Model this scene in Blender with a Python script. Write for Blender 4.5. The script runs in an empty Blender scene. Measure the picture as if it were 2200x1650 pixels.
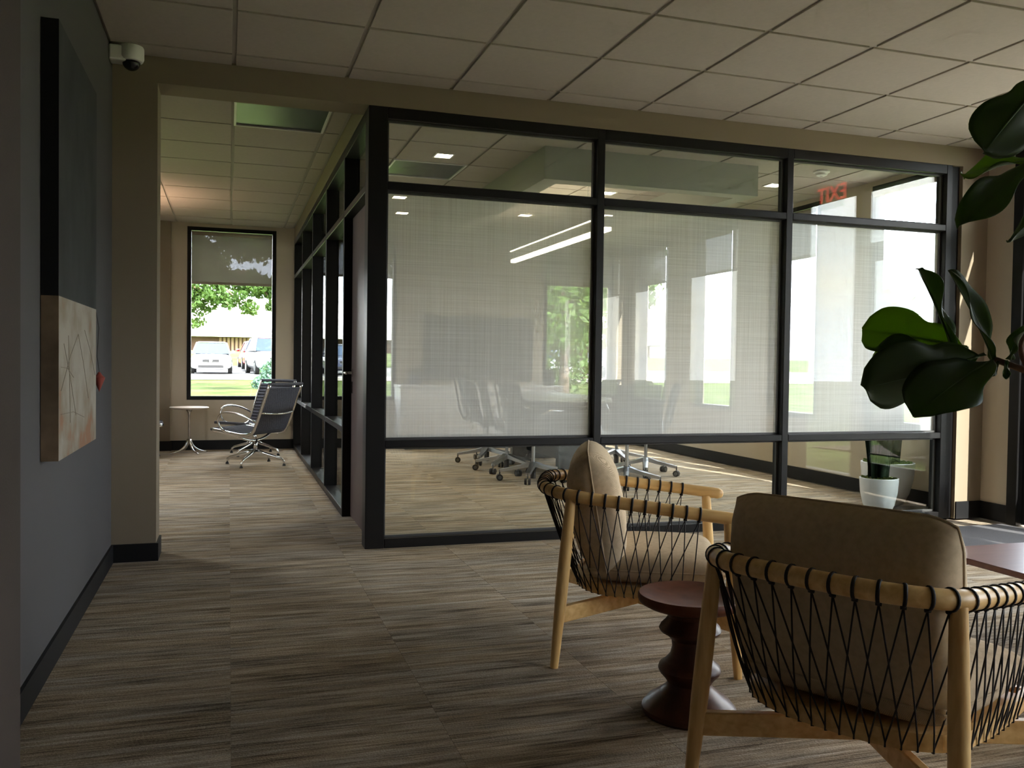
import bpy, bmesh, math, random
import numpy as np
from mathutils import Vector, Matrix
random.seed(7); rng = np.random.default_rng(7)
PI = math.pi
S = bpy.context.scene
COL = S.collection

# ------------------------------------------------------------------ camera
cam_d = bpy.data.cameras.new('camera'); cam = bpy.data.objects.new('camera', cam_d); COL.objects.link(cam)
R = [[0.95152, 0.30754, -0.00572], [-0.30728, 0.95122, 0.02749], [0.0139, -0.0244, 0.99961]]
mw = Matrix.Identity(4)
for i in range(3):
    mw[i][0] = R[i][0]; mw[i][1] = R[i][2]; mw[i][2] = -R[i][1]
mw[0][3], mw[1][3], mw[2][3] = -0.7555, -5.0715, 1.0962
cam.matrix_world = mw
cam_d.sensor_width = 36; cam_d.lens = 1880.925 * 36 / 2200; cam_d.clip_start = 0.05; cam_d.clip_end = 600
S.camera = cam
# ------------------------------------------------------------------ sky, sun, exposure
SKY = 17.5
SUN = 36.0
world = bpy.data.worlds.new('world'); S.world = world; world.use_nodes = True
wn = world.node_tree; wn.nodes.clear()
wo = wn.nodes.new('ShaderNodeOutputWorld'); wb = wn.nodes.new('ShaderNodeBackground')
wt = wn.nodes.new('ShaderNodeTexCoord'); wm = wn.nodes.new('ShaderNodeMapping'); wm.inputs['Scale'].default_value = (1.0, 1.0, 2.6)
wz = wn.nodes.new('ShaderNodeTexNoise'); wz.inputs['Scale'].default_value = 2.6; wz.inputs['Detail'].default_value = 5
wr = wn.nodes.new('ShaderNodeValToRGB')
wr.color_ramp.elements[0].position = .42; wr.color_ramp.elements[0].color = (.76, .84, 1.0, 1)
wr.color_ramp.elements[1].position = .62; wr.color_ramp.elements[1].color = (1, .96, .88, 1)
wn.links.new(wt.outputs['Generated'], wm.inputs[0]); wn.links.new(wm.outputs[0], wz.inputs['Vector'])
wn.links.new(wz.outputs['Fac'], wr.inputs[0]); wn.links.new(wr.outputs[0], wb.inputs[0]); wn.links.new(wb.outputs[0], wo.inputs[0])
wb.inputs[1].default_value = SKY
sun_d = bpy.data.lights.new('sun', 'SUN'); sun = bpy.data.objects.new('sun', sun_d); COL.objects.link(sun)
sun_d.energy = SUN; sun_d.angle = math.radians(.6); sun_d.color = (1, .95, .87)
sun.rotation_euler = Vector((-.28, 1, -.85)).to_track_quat('-Z', 'Y').to_euler()
vs = S.view_settings
vs.view_transform = 'Standard'; vs.look = 'None'; vs.gamma = 1; vs.use_curve_mapping = False; vs.exposure = 0.0
S.cycles.use_denoising = True
S.cycles.max_bounces = 8; S.cycles.diffuse_bounces = 4; S.cycles.glossy_bounces = 3
S.cycles.use_adaptive_sampling = True; S.cycles.adaptive_threshold = .13; S.cycles.adaptive_min_samples = 16
S.cycles.transparent_max_bounces = 16; S.cycles.transmission_bounces = 6; S.cycles.sample_clamp_indirect = 8

# ------------------------------------------------------------------ helpers
def tag(o, label=None, cat=None, group=None, kind=None):
    if label: o['label'] = label
    if cat: o['category'] = cat
    if group: o['group'] = group
    if kind: o['kind'] = kind
    return o
def thing(name, label, cat, loc=(0, 0, 0), rz=0, group=None):
    o = bpy.data.objects.new(name, None); COL.objects.link(o); o.location = loc; o.rotation_euler = (0, 0, rz)
    o.empty_display_size = .1
    return tag(o, label, cat, group)
def link(name, me, mat, parent=None, loc=None, rot=None):
    if isinstance(mat, str): mat = M[mat]
    if mat and not me.materials: me.materials.append(mat)
    o = bpy.data.objects.new(name, me); COL.objects.link(o)
    if parent: o.parent = parent
    if loc: o.location = loc
    if rot: o.rotation_euler = rot
    return o
class MB:
    def __init__(s): s.v = []; s.f = []
    def add(s, vs, fs):
        n = len(s.v); s.v += [tuple(v) for v in vs]; s.f += [tuple(i + n for i in f) for f in fs]; return s
    def box(s, x0, x1, y0, y1, z0, z1):
        x0, x1 = min(x0, x1), max(x0, x1); y0, y1 = min(y0, y1), max(y0, y1); z0, z1 = min(z0, z1), max(z0, z1)
        return s.add([(x0, y0, z0), (x1, y0, z0), (x1, y1, z0), (x0, y1, z0), (x0, y0, z1), (x1, y0, z1), (x1, y1, z1), (x0, y1, z1)],
                     [(3, 2, 1, 0), (4, 5, 6, 7), (0, 1, 5, 4), (1, 2, 6, 5), (2, 3, 7, 6), (3, 0, 4, 7)])
    def tube(s, pts, rad, seg=10, cap=True, closed=False, flat=1.0, up=None):
        pts = [Vector(p) for p in pts]; n = len(pts)
        if not hasattr(rad, '__len__'): rad = [rad] * n
        rings = []; prev = None
        for i in range(n):
            if closed: t = pts[(i + 1) % n] - pts[i - 1]
            else: t = pts[min(i + 1, n - 1)] - pts[max(i - 1, 0)]
            t.normalize()
            if prev is None:
                a = Vector(up) if up else (Vector((0, 0, 1)) if abs(t.z) < .9 else Vector((1, 0, 0)))
            else: a = prev
            b = t.cross(a)
            if b.length < 1e-6: a = Vector((1, .3, 0)); b = t.cross(a)
            b.normalize(); a = b.cross(t).normalized(); prev = a
            rings.append([pts[i] + a * (math.cos(2 * PI * k / seg) * rad[i]) + b * (math.sin(2 * PI * k / seg) * rad[i] * flat) for k in range(seg)])
        vs = [p for r in rings for p in r]; fs = []
        m = n if closed else n - 1
        for i in range(m):
            j = (i + 1) % n
            for k in range(seg):
                l = (k + 1) % seg
                fs.append((i * seg + k, i * seg + l, j * seg + l, j * seg + k))
        if cap and not closed:
            fs.append(tuple(reversed(range(seg)))); fs.append(tuple((n - 1) * seg + k for k in range(seg)))
        return s.add(vs, fs)
    def lathe(s, prof, c=(0, 0, 0), seg=32):
        vs = []; fs = []; n = len(prof)
        for r, z in prof:
            for k in range(seg):
                a = 2 * PI * k / seg; vs.append((c[0] + r * math.cos(a), c[1] + r * math.sin(a), c[2] + z))
        for i in range(n - 1):
            for k in range(seg):
                l = (k + 1) % seg; fs.append((i * seg + k, i * seg + l, (i + 1) * seg + l, (i + 1) * seg + k))
        if prof[0][0] > 1e-4: fs.append(tuple(reversed(range(seg))))
        if prof[-1][0] > 1e-4: fs.append(tuple((n - 1) * seg + k for k in range(seg)))
        return s.add(vs, fs)
    def grid(s, fn, nu, nv, closed_u=False):
        vs = [fn(i / nu, j / nv) for i in range(nu + (0 if closed_u else 1)) for j in range(nv + 1)]
        fs = []
        mu = nu
        cnt = nu if closed_u else nu + 1
        for i in range(mu):
            for j in range(nv):
                a = i; b = (i + 1) % cnt
                fs.append((a * (nv + 1) + j, b * (nv + 1) + j, b * (nv + 1) + j + 1, a * (nv + 1) + j + 1))
        return s.add(vs, fs)
    def mesh(s, name, smooth=False, bevel=0, bseg=2, merge=0, angle=None):
        me = bpy.data.meshes.new(name); me.from_pydata(s.v, [], s.f)
        bm = bmesh.new(); bm.from_mesh(me)
        if merge: bmesh.ops.remove_doubles(bm, verts=bm.verts, dist=merge)
        if bevel: bmesh.ops.bevel(bm, geom=list(bm.edges), offset=bevel, segments=bseg, profile=.5, affect='EDGES', clamp_overlap=True)
        bmesh.ops.recalc_face_normals(bm, faces=bm.faces)
        bm.to_mesh(me); bm.free()
        if smooth:
            me.polygons.foreach_set('use_smooth', [True] * len(me.polygons))
            if angle: me.set_sharp_from_angle(angle=math.radians(angle))
        me.update(); return me
    def build(s, name, mat, parent=None, smooth=False, bevel=0, bseg=2, loc=None, rot=None, merge=0, angle=None):
        return link(name, s.mesh(name, smooth, bevel, bseg, merge, angle), mat, parent, loc, rot)
def box(*a): return MB().box(*a)
def copy_tree(o, parent=None):
    c = o.copy(); COL.objects.link(c)
    if parent: c.parent = parent
    for ch in list(o.children): copy_tree(ch, c)
    return c
def bez(p0, p1, p2, p3, n):
    p0, p1, p2, p3 = map(Vector, (p0, p1, p2, p3)); out = []
    for i in range(n + 1):
        t = i / n; out.append((1 - t)**3 * p0 + 3 * (1 - t)**2 * t * p1 + 3 * (1 - t) * t * t * p2 + t**3 * p3)
    return out
def arc_resample(pts, n):
    P = np.array([list(p) for p in pts]); d = np.r_[0, np.cumsum(np.linalg.norm(np.diff(P, axis=0), axis=1))]
    t = np.linspace(0, d[-1], n); return [Vector((np.interp(x, d, P[:, 0]), np.interp(x, d, P[:, 1]), np.interp(x, d, P[:, 2]))) for x in t]

# ------------------------------------------------------------------ materials
M = {}
def newmat(name):
    m = bpy.data.materials.new(name); m.use_nodes = True; M[name] = m
    nt = m.node_tree; b = nt.nodes['Principled BSDF']; return m, nt, b
def node(nt, t, **kw):
    n = nt.nodes.new(t)
    for k, v in kw.items(): setattr(n, k, v)
    return n
def coords(nt, scale=(1, 1, 1), kind='Object', rot=(0, 0, 0)):
    tc = node(nt, 'ShaderNodeTexCoord'); mp = node(nt, 'ShaderNodeMapping')
    mp.inputs['Scale'].default_value = scale; mp.inputs['Rotation'].default_value = rot
    nt.links.new(tc.outputs[kind], mp.inputs[0]); return mp.outputs[0]
def wcoords(nt, scale=(1, 1, 1)):
    g = node(nt, 'ShaderNodeNewGeometry'); mp = node(nt, 'ShaderNodeMapping'); mp.inputs['Scale'].default_value = scale
    nt.links.new(g.outputs['Position'], mp.inputs[0]); return mp.outputs[0]
def plain(name, col, rough=.6, metal=0, spec=.5, var=0, vscale=8, bump=0, bscale=200, coat=0, world_co=False, vs3=(1, 1, 1)):
    m, nt, b = newmat(name)
    b.inputs['Base Color'].default_value = (*col, 1); b.inputs['Roughness'].default_value = rough
    b.inputs['Metallic'].default_value = metal; b.inputs['Specular IOR Level'].default_value = spec
    b.inputs['Coat Weight'].default_value = coat
    co = wcoords(nt, vs3) if world_co else coords(nt, vs3)
    if var:
        nz = node(nt, 'ShaderNodeTexNoise'); nz.inputs['Scale'].default_value = vscale; nz.inputs['Detail'].default_value = 4
        nt.links.new(co, nz.inputs['Vector'])
        rp = node(nt, 'ShaderNodeValToRGB')
        rp.color_ramp.elements[0].position = .3; rp.color_ramp.elements[1].position = .7
        rp.color_ramp.elements[0].color = (*[max(0, c * (1 - var)) for c in col], 1)
        rp.color_ramp.elements[1].color = (*[min(1, c * (1 + var)) for c in col], 1)
        nt.links.new(nz.outputs['Fac'], rp.inputs[0]); nt.links.new(rp.outputs[0], b.inputs['Base Color'])
    if bump:
        n2 = node(nt, 'ShaderNodeTexNoise'); n2.inputs['Scale'].default_value = bscale; n2.inputs['Detail'].default_value = 3
        nt.links.new(co, n2.inputs['Vector'])
        bp = node(nt, 'ShaderNodeBump'); bp.inputs['Strength'].default_value = bump; bp.inputs['Distance'].default_value = .004
        nt.links.new(n2.outputs['Fac'], bp.inputs['Height']); nt.links.new(bp.outputs[0], b.inputs['Normal'])
    return m
def emis(name, col, strength):
    m, nt, b = newmat(name); nt.nodes.remove(b)
    e = node(nt, 'ShaderNodeEmission'); e.inputs[0].default_value = (*col, 1); e.inputs[1].default_value = strength
    nt.links.new(e.outputs[0], nt.nodes['Material Output'].inputs[0]); return m
def wood(name, c1, c2, rough=.4, scale=(6, 60, 60), coat=0, spec=.5):
    m, nt, b = newmat(name); co = coords(nt, scale)
    nz = node(nt, 'ShaderNodeTexNoise'); nz.inputs['Scale'].default_value = 1; nz.inputs['Detail'].default_value = 6; nz.inputs['Distortion'].default_value = .4
    nt.links.new(co, nz.inputs['Vector'])
    rp = node(nt, 'ShaderNodeValToRGB'); rp.color_ramp.elements[0].position = .3; rp.color_ramp.elements[1].position = .7
    rp.color_ramp.elements[0].color = (*c1, 1); rp.color_ramp.elements[1].color = (*c2, 1)
    nt.links.new(nz.outputs['Fac'], rp.inputs[0]); nt.links.new(rp.outputs[0], b.inputs['Base Color'])
    b.inputs['Roughness'].default_value = rough; b.inputs['Coat Weight'].default_value = coat; b.inputs['Specular IOR Level'].default_value = spec; return m
def fabric(name, c1, c2, sc=1000, ang=.6, bump=.35):
    m, nt, b = newmat(name); co = coords(nt, (1, 1, 1), rot=(.3, .5, ang))
    w = node(nt, 'ShaderNodeTexWave'); w.inputs['Scale'].default_value = sc / 6.28; w.inputs['Distortion'].default_value = .6; w.inputs['Detail'].default_value = 1
    nt.links.new(co, w.inputs['Vector'])
    nz = node(nt, 'ShaderNodeTexNoise'); nz.inputs['Scale'].default_value = 60; nz.inputs['Detail'].default_value = 4; nt.links.new(co, nz.inputs['Vector'])
    mx = node(nt, 'ShaderNodeMath', operation='MULTIPLY'); nt.links.new(w.outputs['Fac'], mx.inputs[0]); nt.links.new(nz.outputs['Fac'], mx.inputs[1])
    rp = node(nt, 'ShaderNodeValToRGB'); rp.color_ramp.elements[0].position = .05; rp.color_ramp.elements[1].position = .55
    rp.color_ramp.elements[0].color = (*c1, 1); rp.color_ramp.elements[1].color = (*c2, 1)
    nt.links.new(mx.outputs[0], rp.inputs[0]); nt.links.new(rp.outputs[0], b.inputs['Base Color'])
    bp = node(nt, 'ShaderNodeBump'); bp.inputs['Strength'].default_value = bump; bp.inputs['Distance'].default_value = .002
    nt.links.new(mx.outputs[0], bp.inputs['Height']); nt.links.new(bp.outputs[0], b.inputs['Normal'])
    b.inputs['Roughness'].default_value = .95; b.inputs['Specular IOR Level'].default_value = .15; return m
def glass(name, tint=(1, 1, 1), ior=1.5, rough=0.0):
    m, nt, b = newmat(name); nt.nodes.remove(b)
    t = node(nt, 'ShaderNodeBsdfTransparent'); t.inputs[0].default_value = (*tint, 1)
    g = node(nt, 'ShaderNodeBsdfGlossy'); g.inputs['Roughness'].default_value = rough
    ge = node(nt, 'ShaderNodeNewGeometry'); dt = node(nt, 'ShaderNodeVectorMath', operation='DOT_PRODUCT')
    nt.links.new(ge.outputs['Incoming'], dt.inputs[0]); nt.links.new(ge.outputs['Normal'], dt.inputs[1])
    ab = node(nt, 'ShaderNodeMath', operation='ABSOLUTE'); nt.links.new(dt.outputs['Value'], ab.inputs[0])
    om = node(nt, 'ShaderNodeMath', operation='SUBTRACT'); om.inputs[0].default_value = 1; nt.links.new(ab.outputs[0], om.inputs[1])
    pw = node(nt, 'ShaderNodeMath', operation='POWER'); pw.inputs[1].default_value = 5; nt.links.new(om.outputs[0], pw.inputs[0])
    f0 = ((ior - 1) / (ior + 1)) ** 2
    f = node(nt, 'ShaderNodeMath', operation='MULTIPLY_ADD'); f.inputs[1].default_value = 1 - f0; f.inputs[2].default_value = f0; nt.links.new(pw.outputs[0], f.inputs[0])
    mx = node(nt, 'ShaderNodeMixShader')
    nt.links.new(f.outputs[0], mx.inputs[0]); nt.links.new(t.outputs[0], mx.inputs[1]); nt.links.new(g.outputs[0], mx.inputs[2])
    nt.links.new(mx.outputs[0], nt.nodes['Material Output'].inputs[0]); return m
def woven(name, open_lo, open_hi, dcol, tcol, tint=(1, 1, 1), sc=150, fsplit=.5):
    """woven sheet: part see-through, part diffuse cloth lit from both sides"""
    m, nt, b = newmat(name); nt.nodes.remove(b)
    def thr(scale):
        nz = node(nt, 'ShaderNodeTexNoise'); nz.inputs['Scale'].default_value = 1; nz.inputs['Detail'].default_value = 2; nz.inputs['Roughness'].default_value = .7
        nt.links.new(wcoords(nt, scale), nz.inputs['Vector']); return nz.outputs['Fac']
    a = thr((sc, sc, 1.2)); c = thr((1.2, 1.2, sc))
    ad = node(nt, 'ShaderNodeMath', operation='ADD'); nt.links.new(a, ad.inputs[0]); nt.links.new(c, ad.inputs[1])
    mr = node(nt, 'ShaderNodeMapRange'); mr.inputs['From Min'].default_value = .65; mr.inputs['From Max'].default_value = 1.35
    mr.inputs['To Min'].default_value = open_lo; mr.inputs['To Max'].default_value = open_hi
    nt.links.new(ad.outputs[0], mr.inputs['Value'])
    d = node(nt, 'ShaderNodeBsdfDiffuse'); d.inputs[0].default_value = (*dcol, 1)
    tl = node(nt, 'ShaderNodeBsdfTranslucent'); tl.inputs[0].default_value = (*tcol, 1)
    m1 = node(nt, 'ShaderNodeMixShader'); m1.inputs[0].default_value = fsplit
    nt.links.new(d.outputs[0], m1.inputs[1]); nt.links.new(tl.outputs[0], m1.inputs[2])
    tr = node(nt, 'ShaderNodeBsdfTransparent'); tr.inputs[0].default_value = (*tint, 1)
    m2 = node(nt, 'ShaderNodeMixShader'); nt.links.new(mr.outputs[0], m2.inputs[0])
    nt.links.new(m1.outputs[0], m2.inputs[1]); nt.links.new(tr.outputs[0], m2.inputs[2])
    nt.links.new(m2.outputs[0], nt.nodes['Material Output'].inputs[0]); return m
def leafmat(name, c1, c2, trans=.35, rough=.4, tcol=None):
    m, nt, b = newmat(name)
    nz = node(nt, 'ShaderNodeTexNoise'); nz.inputs['Scale'].default_value = 14; nt.links.new(coords(nt), nz.inputs['Vector'])
    oi = node(nt, 'ShaderNodeObjectInfo'); ad = node(nt, 'ShaderNodeMath', operation='MULTIPLY_ADD'); ad.inputs[1].default_value = .5; 
    nt.links.new(nz.outputs['Fac'], ad.inputs[0])
    ml = node(nt, 'ShaderNodeMath', operation='MULTIPLY'); ml.inputs[1].default_value = .5; nt.links.new(oi.outputs['Random'], ml.inputs[0]); nt.links.new(ml.outputs[0], ad.inputs[2])
    rp = node(nt, 'ShaderNodeValToRGB'); rp.color_ramp.elements[0].position = .2; rp.color_ramp.elements[1].position = .8
    rp.color_ramp.elements[0].color = (*c1, 1); rp.color_ramp.elements[1].color = (*c2, 1); nt.links.new(ad.outputs[0], rp.inputs[0])
    nt.links.new(rp.outputs[0], b.inputs['Base Color']); b.inputs['Roughness'].default_value = rough
    tl = node(nt, 'ShaderNodeBsdfTranslucent'); tl.inputs[0].default_value = (*(tcol or (.25, .45, .03)), 1)
    mx = node(nt, 'ShaderNodeMixShader'); mx.inputs[0].default_value = trans
    nt.links.new(b.outputs[0], mx.inputs[1]); nt.links.new(tl.outputs[0], mx.inputs[2]); nt.links.new(mx.outputs[0], nt.nodes['Material Output'].inputs[0]); return m

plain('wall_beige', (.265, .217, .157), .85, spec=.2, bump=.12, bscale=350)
plain('wall_beige_bright', (.50, .43, .335), .85, spec=.2, bump=.12, bscale=350)  # same beige kept lighter, so the meeting room's brightness is put into its colour
plain('wall_grey', (.092, .087, .088), .85, spec=.2, bump=.12, bscale=350)
plain('wall_brown', (.05, .038, .031), .85, spec=.2, bump=.12, bscale=350)
plain('ceiling_tile', (.46, .41, .36), .95, spec=.1, var=.03, vscale=40, bump=.25, bscale=420)
plain('ceiling_grid', (.38, .345, .305), .7, spec=.2)
plain('soffit_white', (.40, .40, .35), .8, spec=.2)
plain('base_black', (.010, .010, .011), .5, spec=.25)
plain('frame_black', (.009, .0085, .009), .40, spec=.22)
plain('gasket', (.05, .05, .05), .6)
plain('chrome', (.75, .75, .76), .16, metal=1)
plain('alu', (.55, .56, .58), .3, metal=1)
plain('alu_dark', (.16, .17, .18), .35, metal=1)
plain('black_plastic', (.012, .012, .014), .4)
plain('white_plastic', (.78, .77, .74), .4)
plain('white_laminate', (.72, .72, .73), .35)
plain('table_grey', (.20, .205, .22), .4)
plain('chair_grey', (.075, .078, .088), .7)
plain('mesh_grey', (.11, .115, .125), .8)
plain('screen_black', (.006, .0065, .007), .25)
plain('pot_white', (.75, .75, .77), .32)
plain('moss', (.07, .10, .015), .95, var=.6, vscale=60, bump=.9, bscale=120)
plain('dark_leaf', (.012, .026, .014), .75, spec=.15, var=.4, vscale=12)
plain('cord', (.010, .006, .006), .7)
plain('metal_panel', (.07, .075, .085), .35, metal=.6)
plain('bark', (.11, .075, .05), .9, var=.35, vscale=25, bump=.6, bscale=60)
plain('twig', (.16, .09, .06), .8, var=.3, vscale=30)
plain('exit_red', (.75, .02, .02), .4)
wood('ash', (.68, .39, .135), (.88, .60, .255), .40, (50, 50, 7))
wood('ash_x', (.68, .39, .135), (.88, .60, .255), .40, (7, 50, 50))
wood('walnut', (.042, .013, .007), (.095, .031, .015), .36, (16, 16, 5), spec=.3)
wood('walnut_top', (.085, .027, .013), (.15, .050, .024), .5, (16, 16, 5), spec=.2)
wood('mauve_top', (.20, .085, .08), (.25, .11, .10), .30, (4, 30, 30), coat=.2)
plain('dark_leg', (.03, .012, .009), .4)
wood('door_wood', (.045, .026, .022), (.075, .042, .034), .45, (40, 40, 2))
fabric('taupe', (.44, .335, .215), (.73, .58, .40), bump=.2)
fabric('rib_grey', (.045, .045, .058), (.13, .13, .155), sc=300)
glass('clear_glass', (.93, .96, .95))
glass('film_glass', (.95, .965, .96), 1.30)
glass('window_glass', (.97, .985, .98))
glass('door_glass', (.95, .97, .96))
woven('film', .17, .45, (.90, .90, .895), (.92, .92, .915), sc=165, fsplit=.58)
woven('shade_cloth', .022, .036, (.30, .265, .21), (.036, .031, .024), tint=(1, 1, 1), sc=420, fsplit=.5)
leafmat('fig_leaf', (.012, .028, .007), (.024, .048, .012), .26, .5, (.20, .33, .025))
leafmat('fig_leaf_backlit', (.035, .08, .012), (.055, .115, .02), .5, .5, (.26, .40, .035))  # lighter copy of the fig leaf, light from behind put into its colour
leafmat('tree_leaf', (.035, .08, .014), (.09, .16, .035), .35, .6, (.20, .30, .05))
leafmat('far_leaf', (.03, .06, .02), (.06, .11, .035), .2, .7)
leafmat('spruce', (.05, .11, .09), (.10, .18, .15), .15, .7)
emis('lamp_warm', (1, .80, .52), 26)
emis('lamp_linear', (1, .86, .62), 15)
emis('lamp_glow', (1, .62, .36), 16)
emis('exit_glow', (1, .06, .05), 6)

def carpet(name, c0, c1, c2, ysc=46):
    m, nt, b = newmat(name)
    oi = node(nt, 'ShaderNodeObjectInfo')
    g = node(nt, 'ShaderNodeNewGeometry')
    ra = node(nt, 'ShaderNodeMath', operation='MULTIPLY'); ra.inputs[1].default_value = 37.0; nt.links.new(oi.outputs['Random'], ra.inputs[0])
    cb = node(nt, 'ShaderNodeCombineXYZ'); nt.links.new(ra.outputs[0], cb.inputs[0]); nt.links.new(ra.outputs[0], cb.inputs[2])
    ad = node(nt, 'ShaderNodeVectorMath', operation='ADD'); nt.links.new(g.outputs['Position'], ad.inputs[0]); nt.links.new(cb.outputs[0], ad.inputs[1])
    def nz(sc, det=2):
        mp = node(nt, 'ShaderNodeMapping'); mp.inputs['Scale'].default_value = sc; nt.links.new(ad.outputs[0], mp.inputs[0])
        n = node(nt, 'ShaderNodeTexNoise'); n.inputs['Scale'].default_value = 1; n.inputs['Detail'].default_value = det; n.inputs['Roughness'].default_value = .6
        nt.links.new(mp.outputs[0], n.inputs['Vector']); return n.outputs['Fac']
    broad = nz((2.2, 22, 1)); thin = nz((3.6, ysc * 1.5, 1)); line = nz((6.0, 170, 1), 1); pile = nz((150, 230, 1), 2)
    def mul(a, k):
        n = node(nt, 'ShaderNodeMath', operation='MULTIPLY'); n.inputs[1].default_value = k; nt.links.new(a, n.inputs[0]); return n.outputs[0]
    def plus(a, c):
        n = node(nt, 'ShaderNodeMath', operation='ADD'); nt.links.new(a, n.inputs[0]); nt.links.new(c, n.inputs[1]); return n.outputs[0]
    tot = plus(plus(mul(broad, .32), mul(thin, .32)), plus(mul(line, .28), mul(pile, .18)))
    rp = node(nt, 'ShaderNodeValToRGB'); e = rp.color_ramp.elements
    e[0].position = .42; e[0].color = (*c0, 1); e[1].position = .68; e[1].color = (*c2, 1); q = e.new(.545); q.color = (*c1, 1)
    nt.links.new(tot, rp.inputs[0])
    hue = node(nt, 'ShaderNodeValToRGB'); hue.color_ramp.elements[0].position = .4; hue.color_ramp.elements[1].position = .6
    hue.color_ramp.elements[0].color = (1.0, .945, .85, 1); hue.color_ramp.elements[1].color = (.94, .955, .97, 1); nt.links.new(nz((.8, 11, 3)), hue.inputs[0])
    mc = node(nt, 'ShaderNodeMix', data_type='RGBA', blend_type='MULTIPLY'); mc.inputs['Factor'].default_value = 1
    nt.links.new(rp.outputs[0], mc.inputs['A']); nt.links.new(hue.outputs[0], mc.inputs['B']); nt.links.new(mc.outputs['Result'], b.inputs['Base Color'])
    bp = node(nt, 'ShaderNodeBump'); bp.inputs['Strength'].default_value = .6; bp.inputs['Distance'].default_value = .006
    nt.links.new(plus(pile, mul(line, .7)), bp.inputs['Height']); nt.links.new(bp.outputs[0], b.inputs['Normal'])
    b.inputs['Roughness'].default_value = 1; b.inputs['Specular IOR Level'].default_value = .05
carpet('carpet', (.105, .080, .057), (.33, .27, .205), (.57, .49, .40))
plain('mat_grey', (.085, .083, .088), 1, spec=.05, var=.25, vscale=300, bump=.5, bscale=400)
plain('lawn', (.060, .085, .022), 1, spec=.05, var=.45, vscale=.7, world_co=True)
plain('asphalt', (.11, .108, .106), .95, var=.1, vscale=2, world_co=True)
plain('concrete', (.38, .36, .33), .9, var=.08, vscale=3, world_co=True)
plain('mulch', (.055, .036, .024), 1, var=.7, vscale=45, bump=1, bscale=60)
plain('rock', (.30, .25, .22), .95, var=.3, vscale=5, bump=.9, bscale=14)
plain('ext_beige', (.62, .52, .40), .9, spec=.2)
plain('ext_brown', (.13, .075, .05), .9, var=.2, vscale=.6)
plain('roof_white', (.85, .84, .82), .7)
plain('car_white', (.50, .51, .54), .2, coat=.6)
plain('car_blue', (.02, .03, .08), .25, coat=.6)
plain('car_silver', (.55, .57, .60), .3, metal=.4, coat=.5)
plain('car_red', (.28, .015, .02), .25, coat=.6)
plain('car_glass', (.03, .055, .10), .12, spec=.3)
plain('tyre', (.012, .012, .012), .85)
plain('lens_clear', (.7, .72, .75), .1)
plain('lens_red', (.5, .02, .02), .2)

# ------------------------------------------------------------------ plan
XR, XL, XE = 4.297, -1.349, -1.1265           # glass end, lobby wall, end of the wall stub
XW, YF, YB = 4.536, 6.03, -7.6                # outer wall, far wall, wall behind
ZC, ZH, HB = 2.71, 2.5627, .0956
XH = -2.7                                     # hall's other wall
WT = .22
SILL, HEAD = .60, 2.66

def struct(name, label, mb, mat, smooth=False, bevel=0):
    o = mb.build(name, mat, smooth=smooth, bevel=bevel); tag(o, label, None, None, 'structure'); return o
def wall_along_y(mb, x0, x1, ya, yb, holes, z0=0, z1=ZC + .1):
    holes = sorted(holes); y = ya
    for a, b, s, h in holes:
        mb.box(x0, x1, y, a, z0, z1)
        if s > z0: mb.box(x0, x1, a, b, z0, s)
        mb.box(x0, x1, a, b, h, z1); y = b
    mb.box(x0, x1, y, yb, z0, z1)
def wall_along_x(mb, y0, y1, xa, xb, holes, z0=0, z1=ZC + .1):
    holes = sorted(holes); x = xa
    for a, b, s, h in holes:
        mb.box(x, a, y0, y1, z0, z1)
        if s > z0: mb.box(a, b, y0, y1, z0, s)
        mb.box(a, b, y0, y1, h, z1); x = b
    mb.box(x, xb, y0, y1, z0, z1)

# openings
RIGHT_WIN = [(-7.4, -6.2), (-5.95, -4.75), (-4.40, -3.15), (.40, 1.22), (1.92, 2.72), (3.38, 4.20), (4.92, 5.70)]
ENTRY = (-2.12, -.25)
FAR_WIN = [(-1.235, -.215), (.25, 1.27), (3.27, 4.29)]
# floor with carpet tiles
fl = struct('floor', 'striped grey and brown carpet floor', box(XH - .3, XW + .12, YB - .3, YF + .25, -.14, -.012), 'carpet')
T = .6096
tile_me = box(-T / 2 + .0004, T / 2 - .0004, -T / 2 + .0004, T / 2 - .0004, -.012, 0).mesh('carpet_tile'); tile_me.materials.append(M['carpet'])
for iy in range(-8, 10):
    for ix in range(-3, 8):
        x, y = -.74 + T * ix + .3, -.02 + T * iy + .3
        if iy < 0 and (x < -1.75 or x > XW + .3): continue
        if iy >= 0 and (x < -2.4 or x > XW + .3 or y > YF + .3): continue
        o = bpy.data.objects.new('carpet_tile', tile_me); COL.objects.link(o); o.parent = fl; o.location = (x, y, 0)
# walls
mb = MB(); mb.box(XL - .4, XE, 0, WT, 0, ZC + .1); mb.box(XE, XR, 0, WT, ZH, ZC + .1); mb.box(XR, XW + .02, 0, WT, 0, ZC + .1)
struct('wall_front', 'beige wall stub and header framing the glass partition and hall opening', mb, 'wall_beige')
struct('wall_left', 'grey lobby wall carrying the large canvas', box(XL - .15, XL, YB, .02, 0, ZC + .1), 'wall_grey')
struct('wall_left_return', 'brown wall end at the near edge of the lobby', box(XL - .15, -1.113, YB, -3.3, 0, ZC + .1), 'wall_brown')
struct('wall_back', 'beige lobby wall behind the viewer', box(XL - .15, XW + .1, YB - .15, YB, 0, ZC + .1), 'wall_beige')
mb = MB(); wall_along_y(mb, XW, XW + .12, YB - .15, YF + WT, [(a, b, SILL, HEAD) for a, b in RIGHT_WIN] + [(ENTRY[0], ENTRY[1], 0, 2.69)])
struct('wall_right', 'beige outer wall with tall windows and the entry', mb, 'wall_beige_bright')
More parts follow.
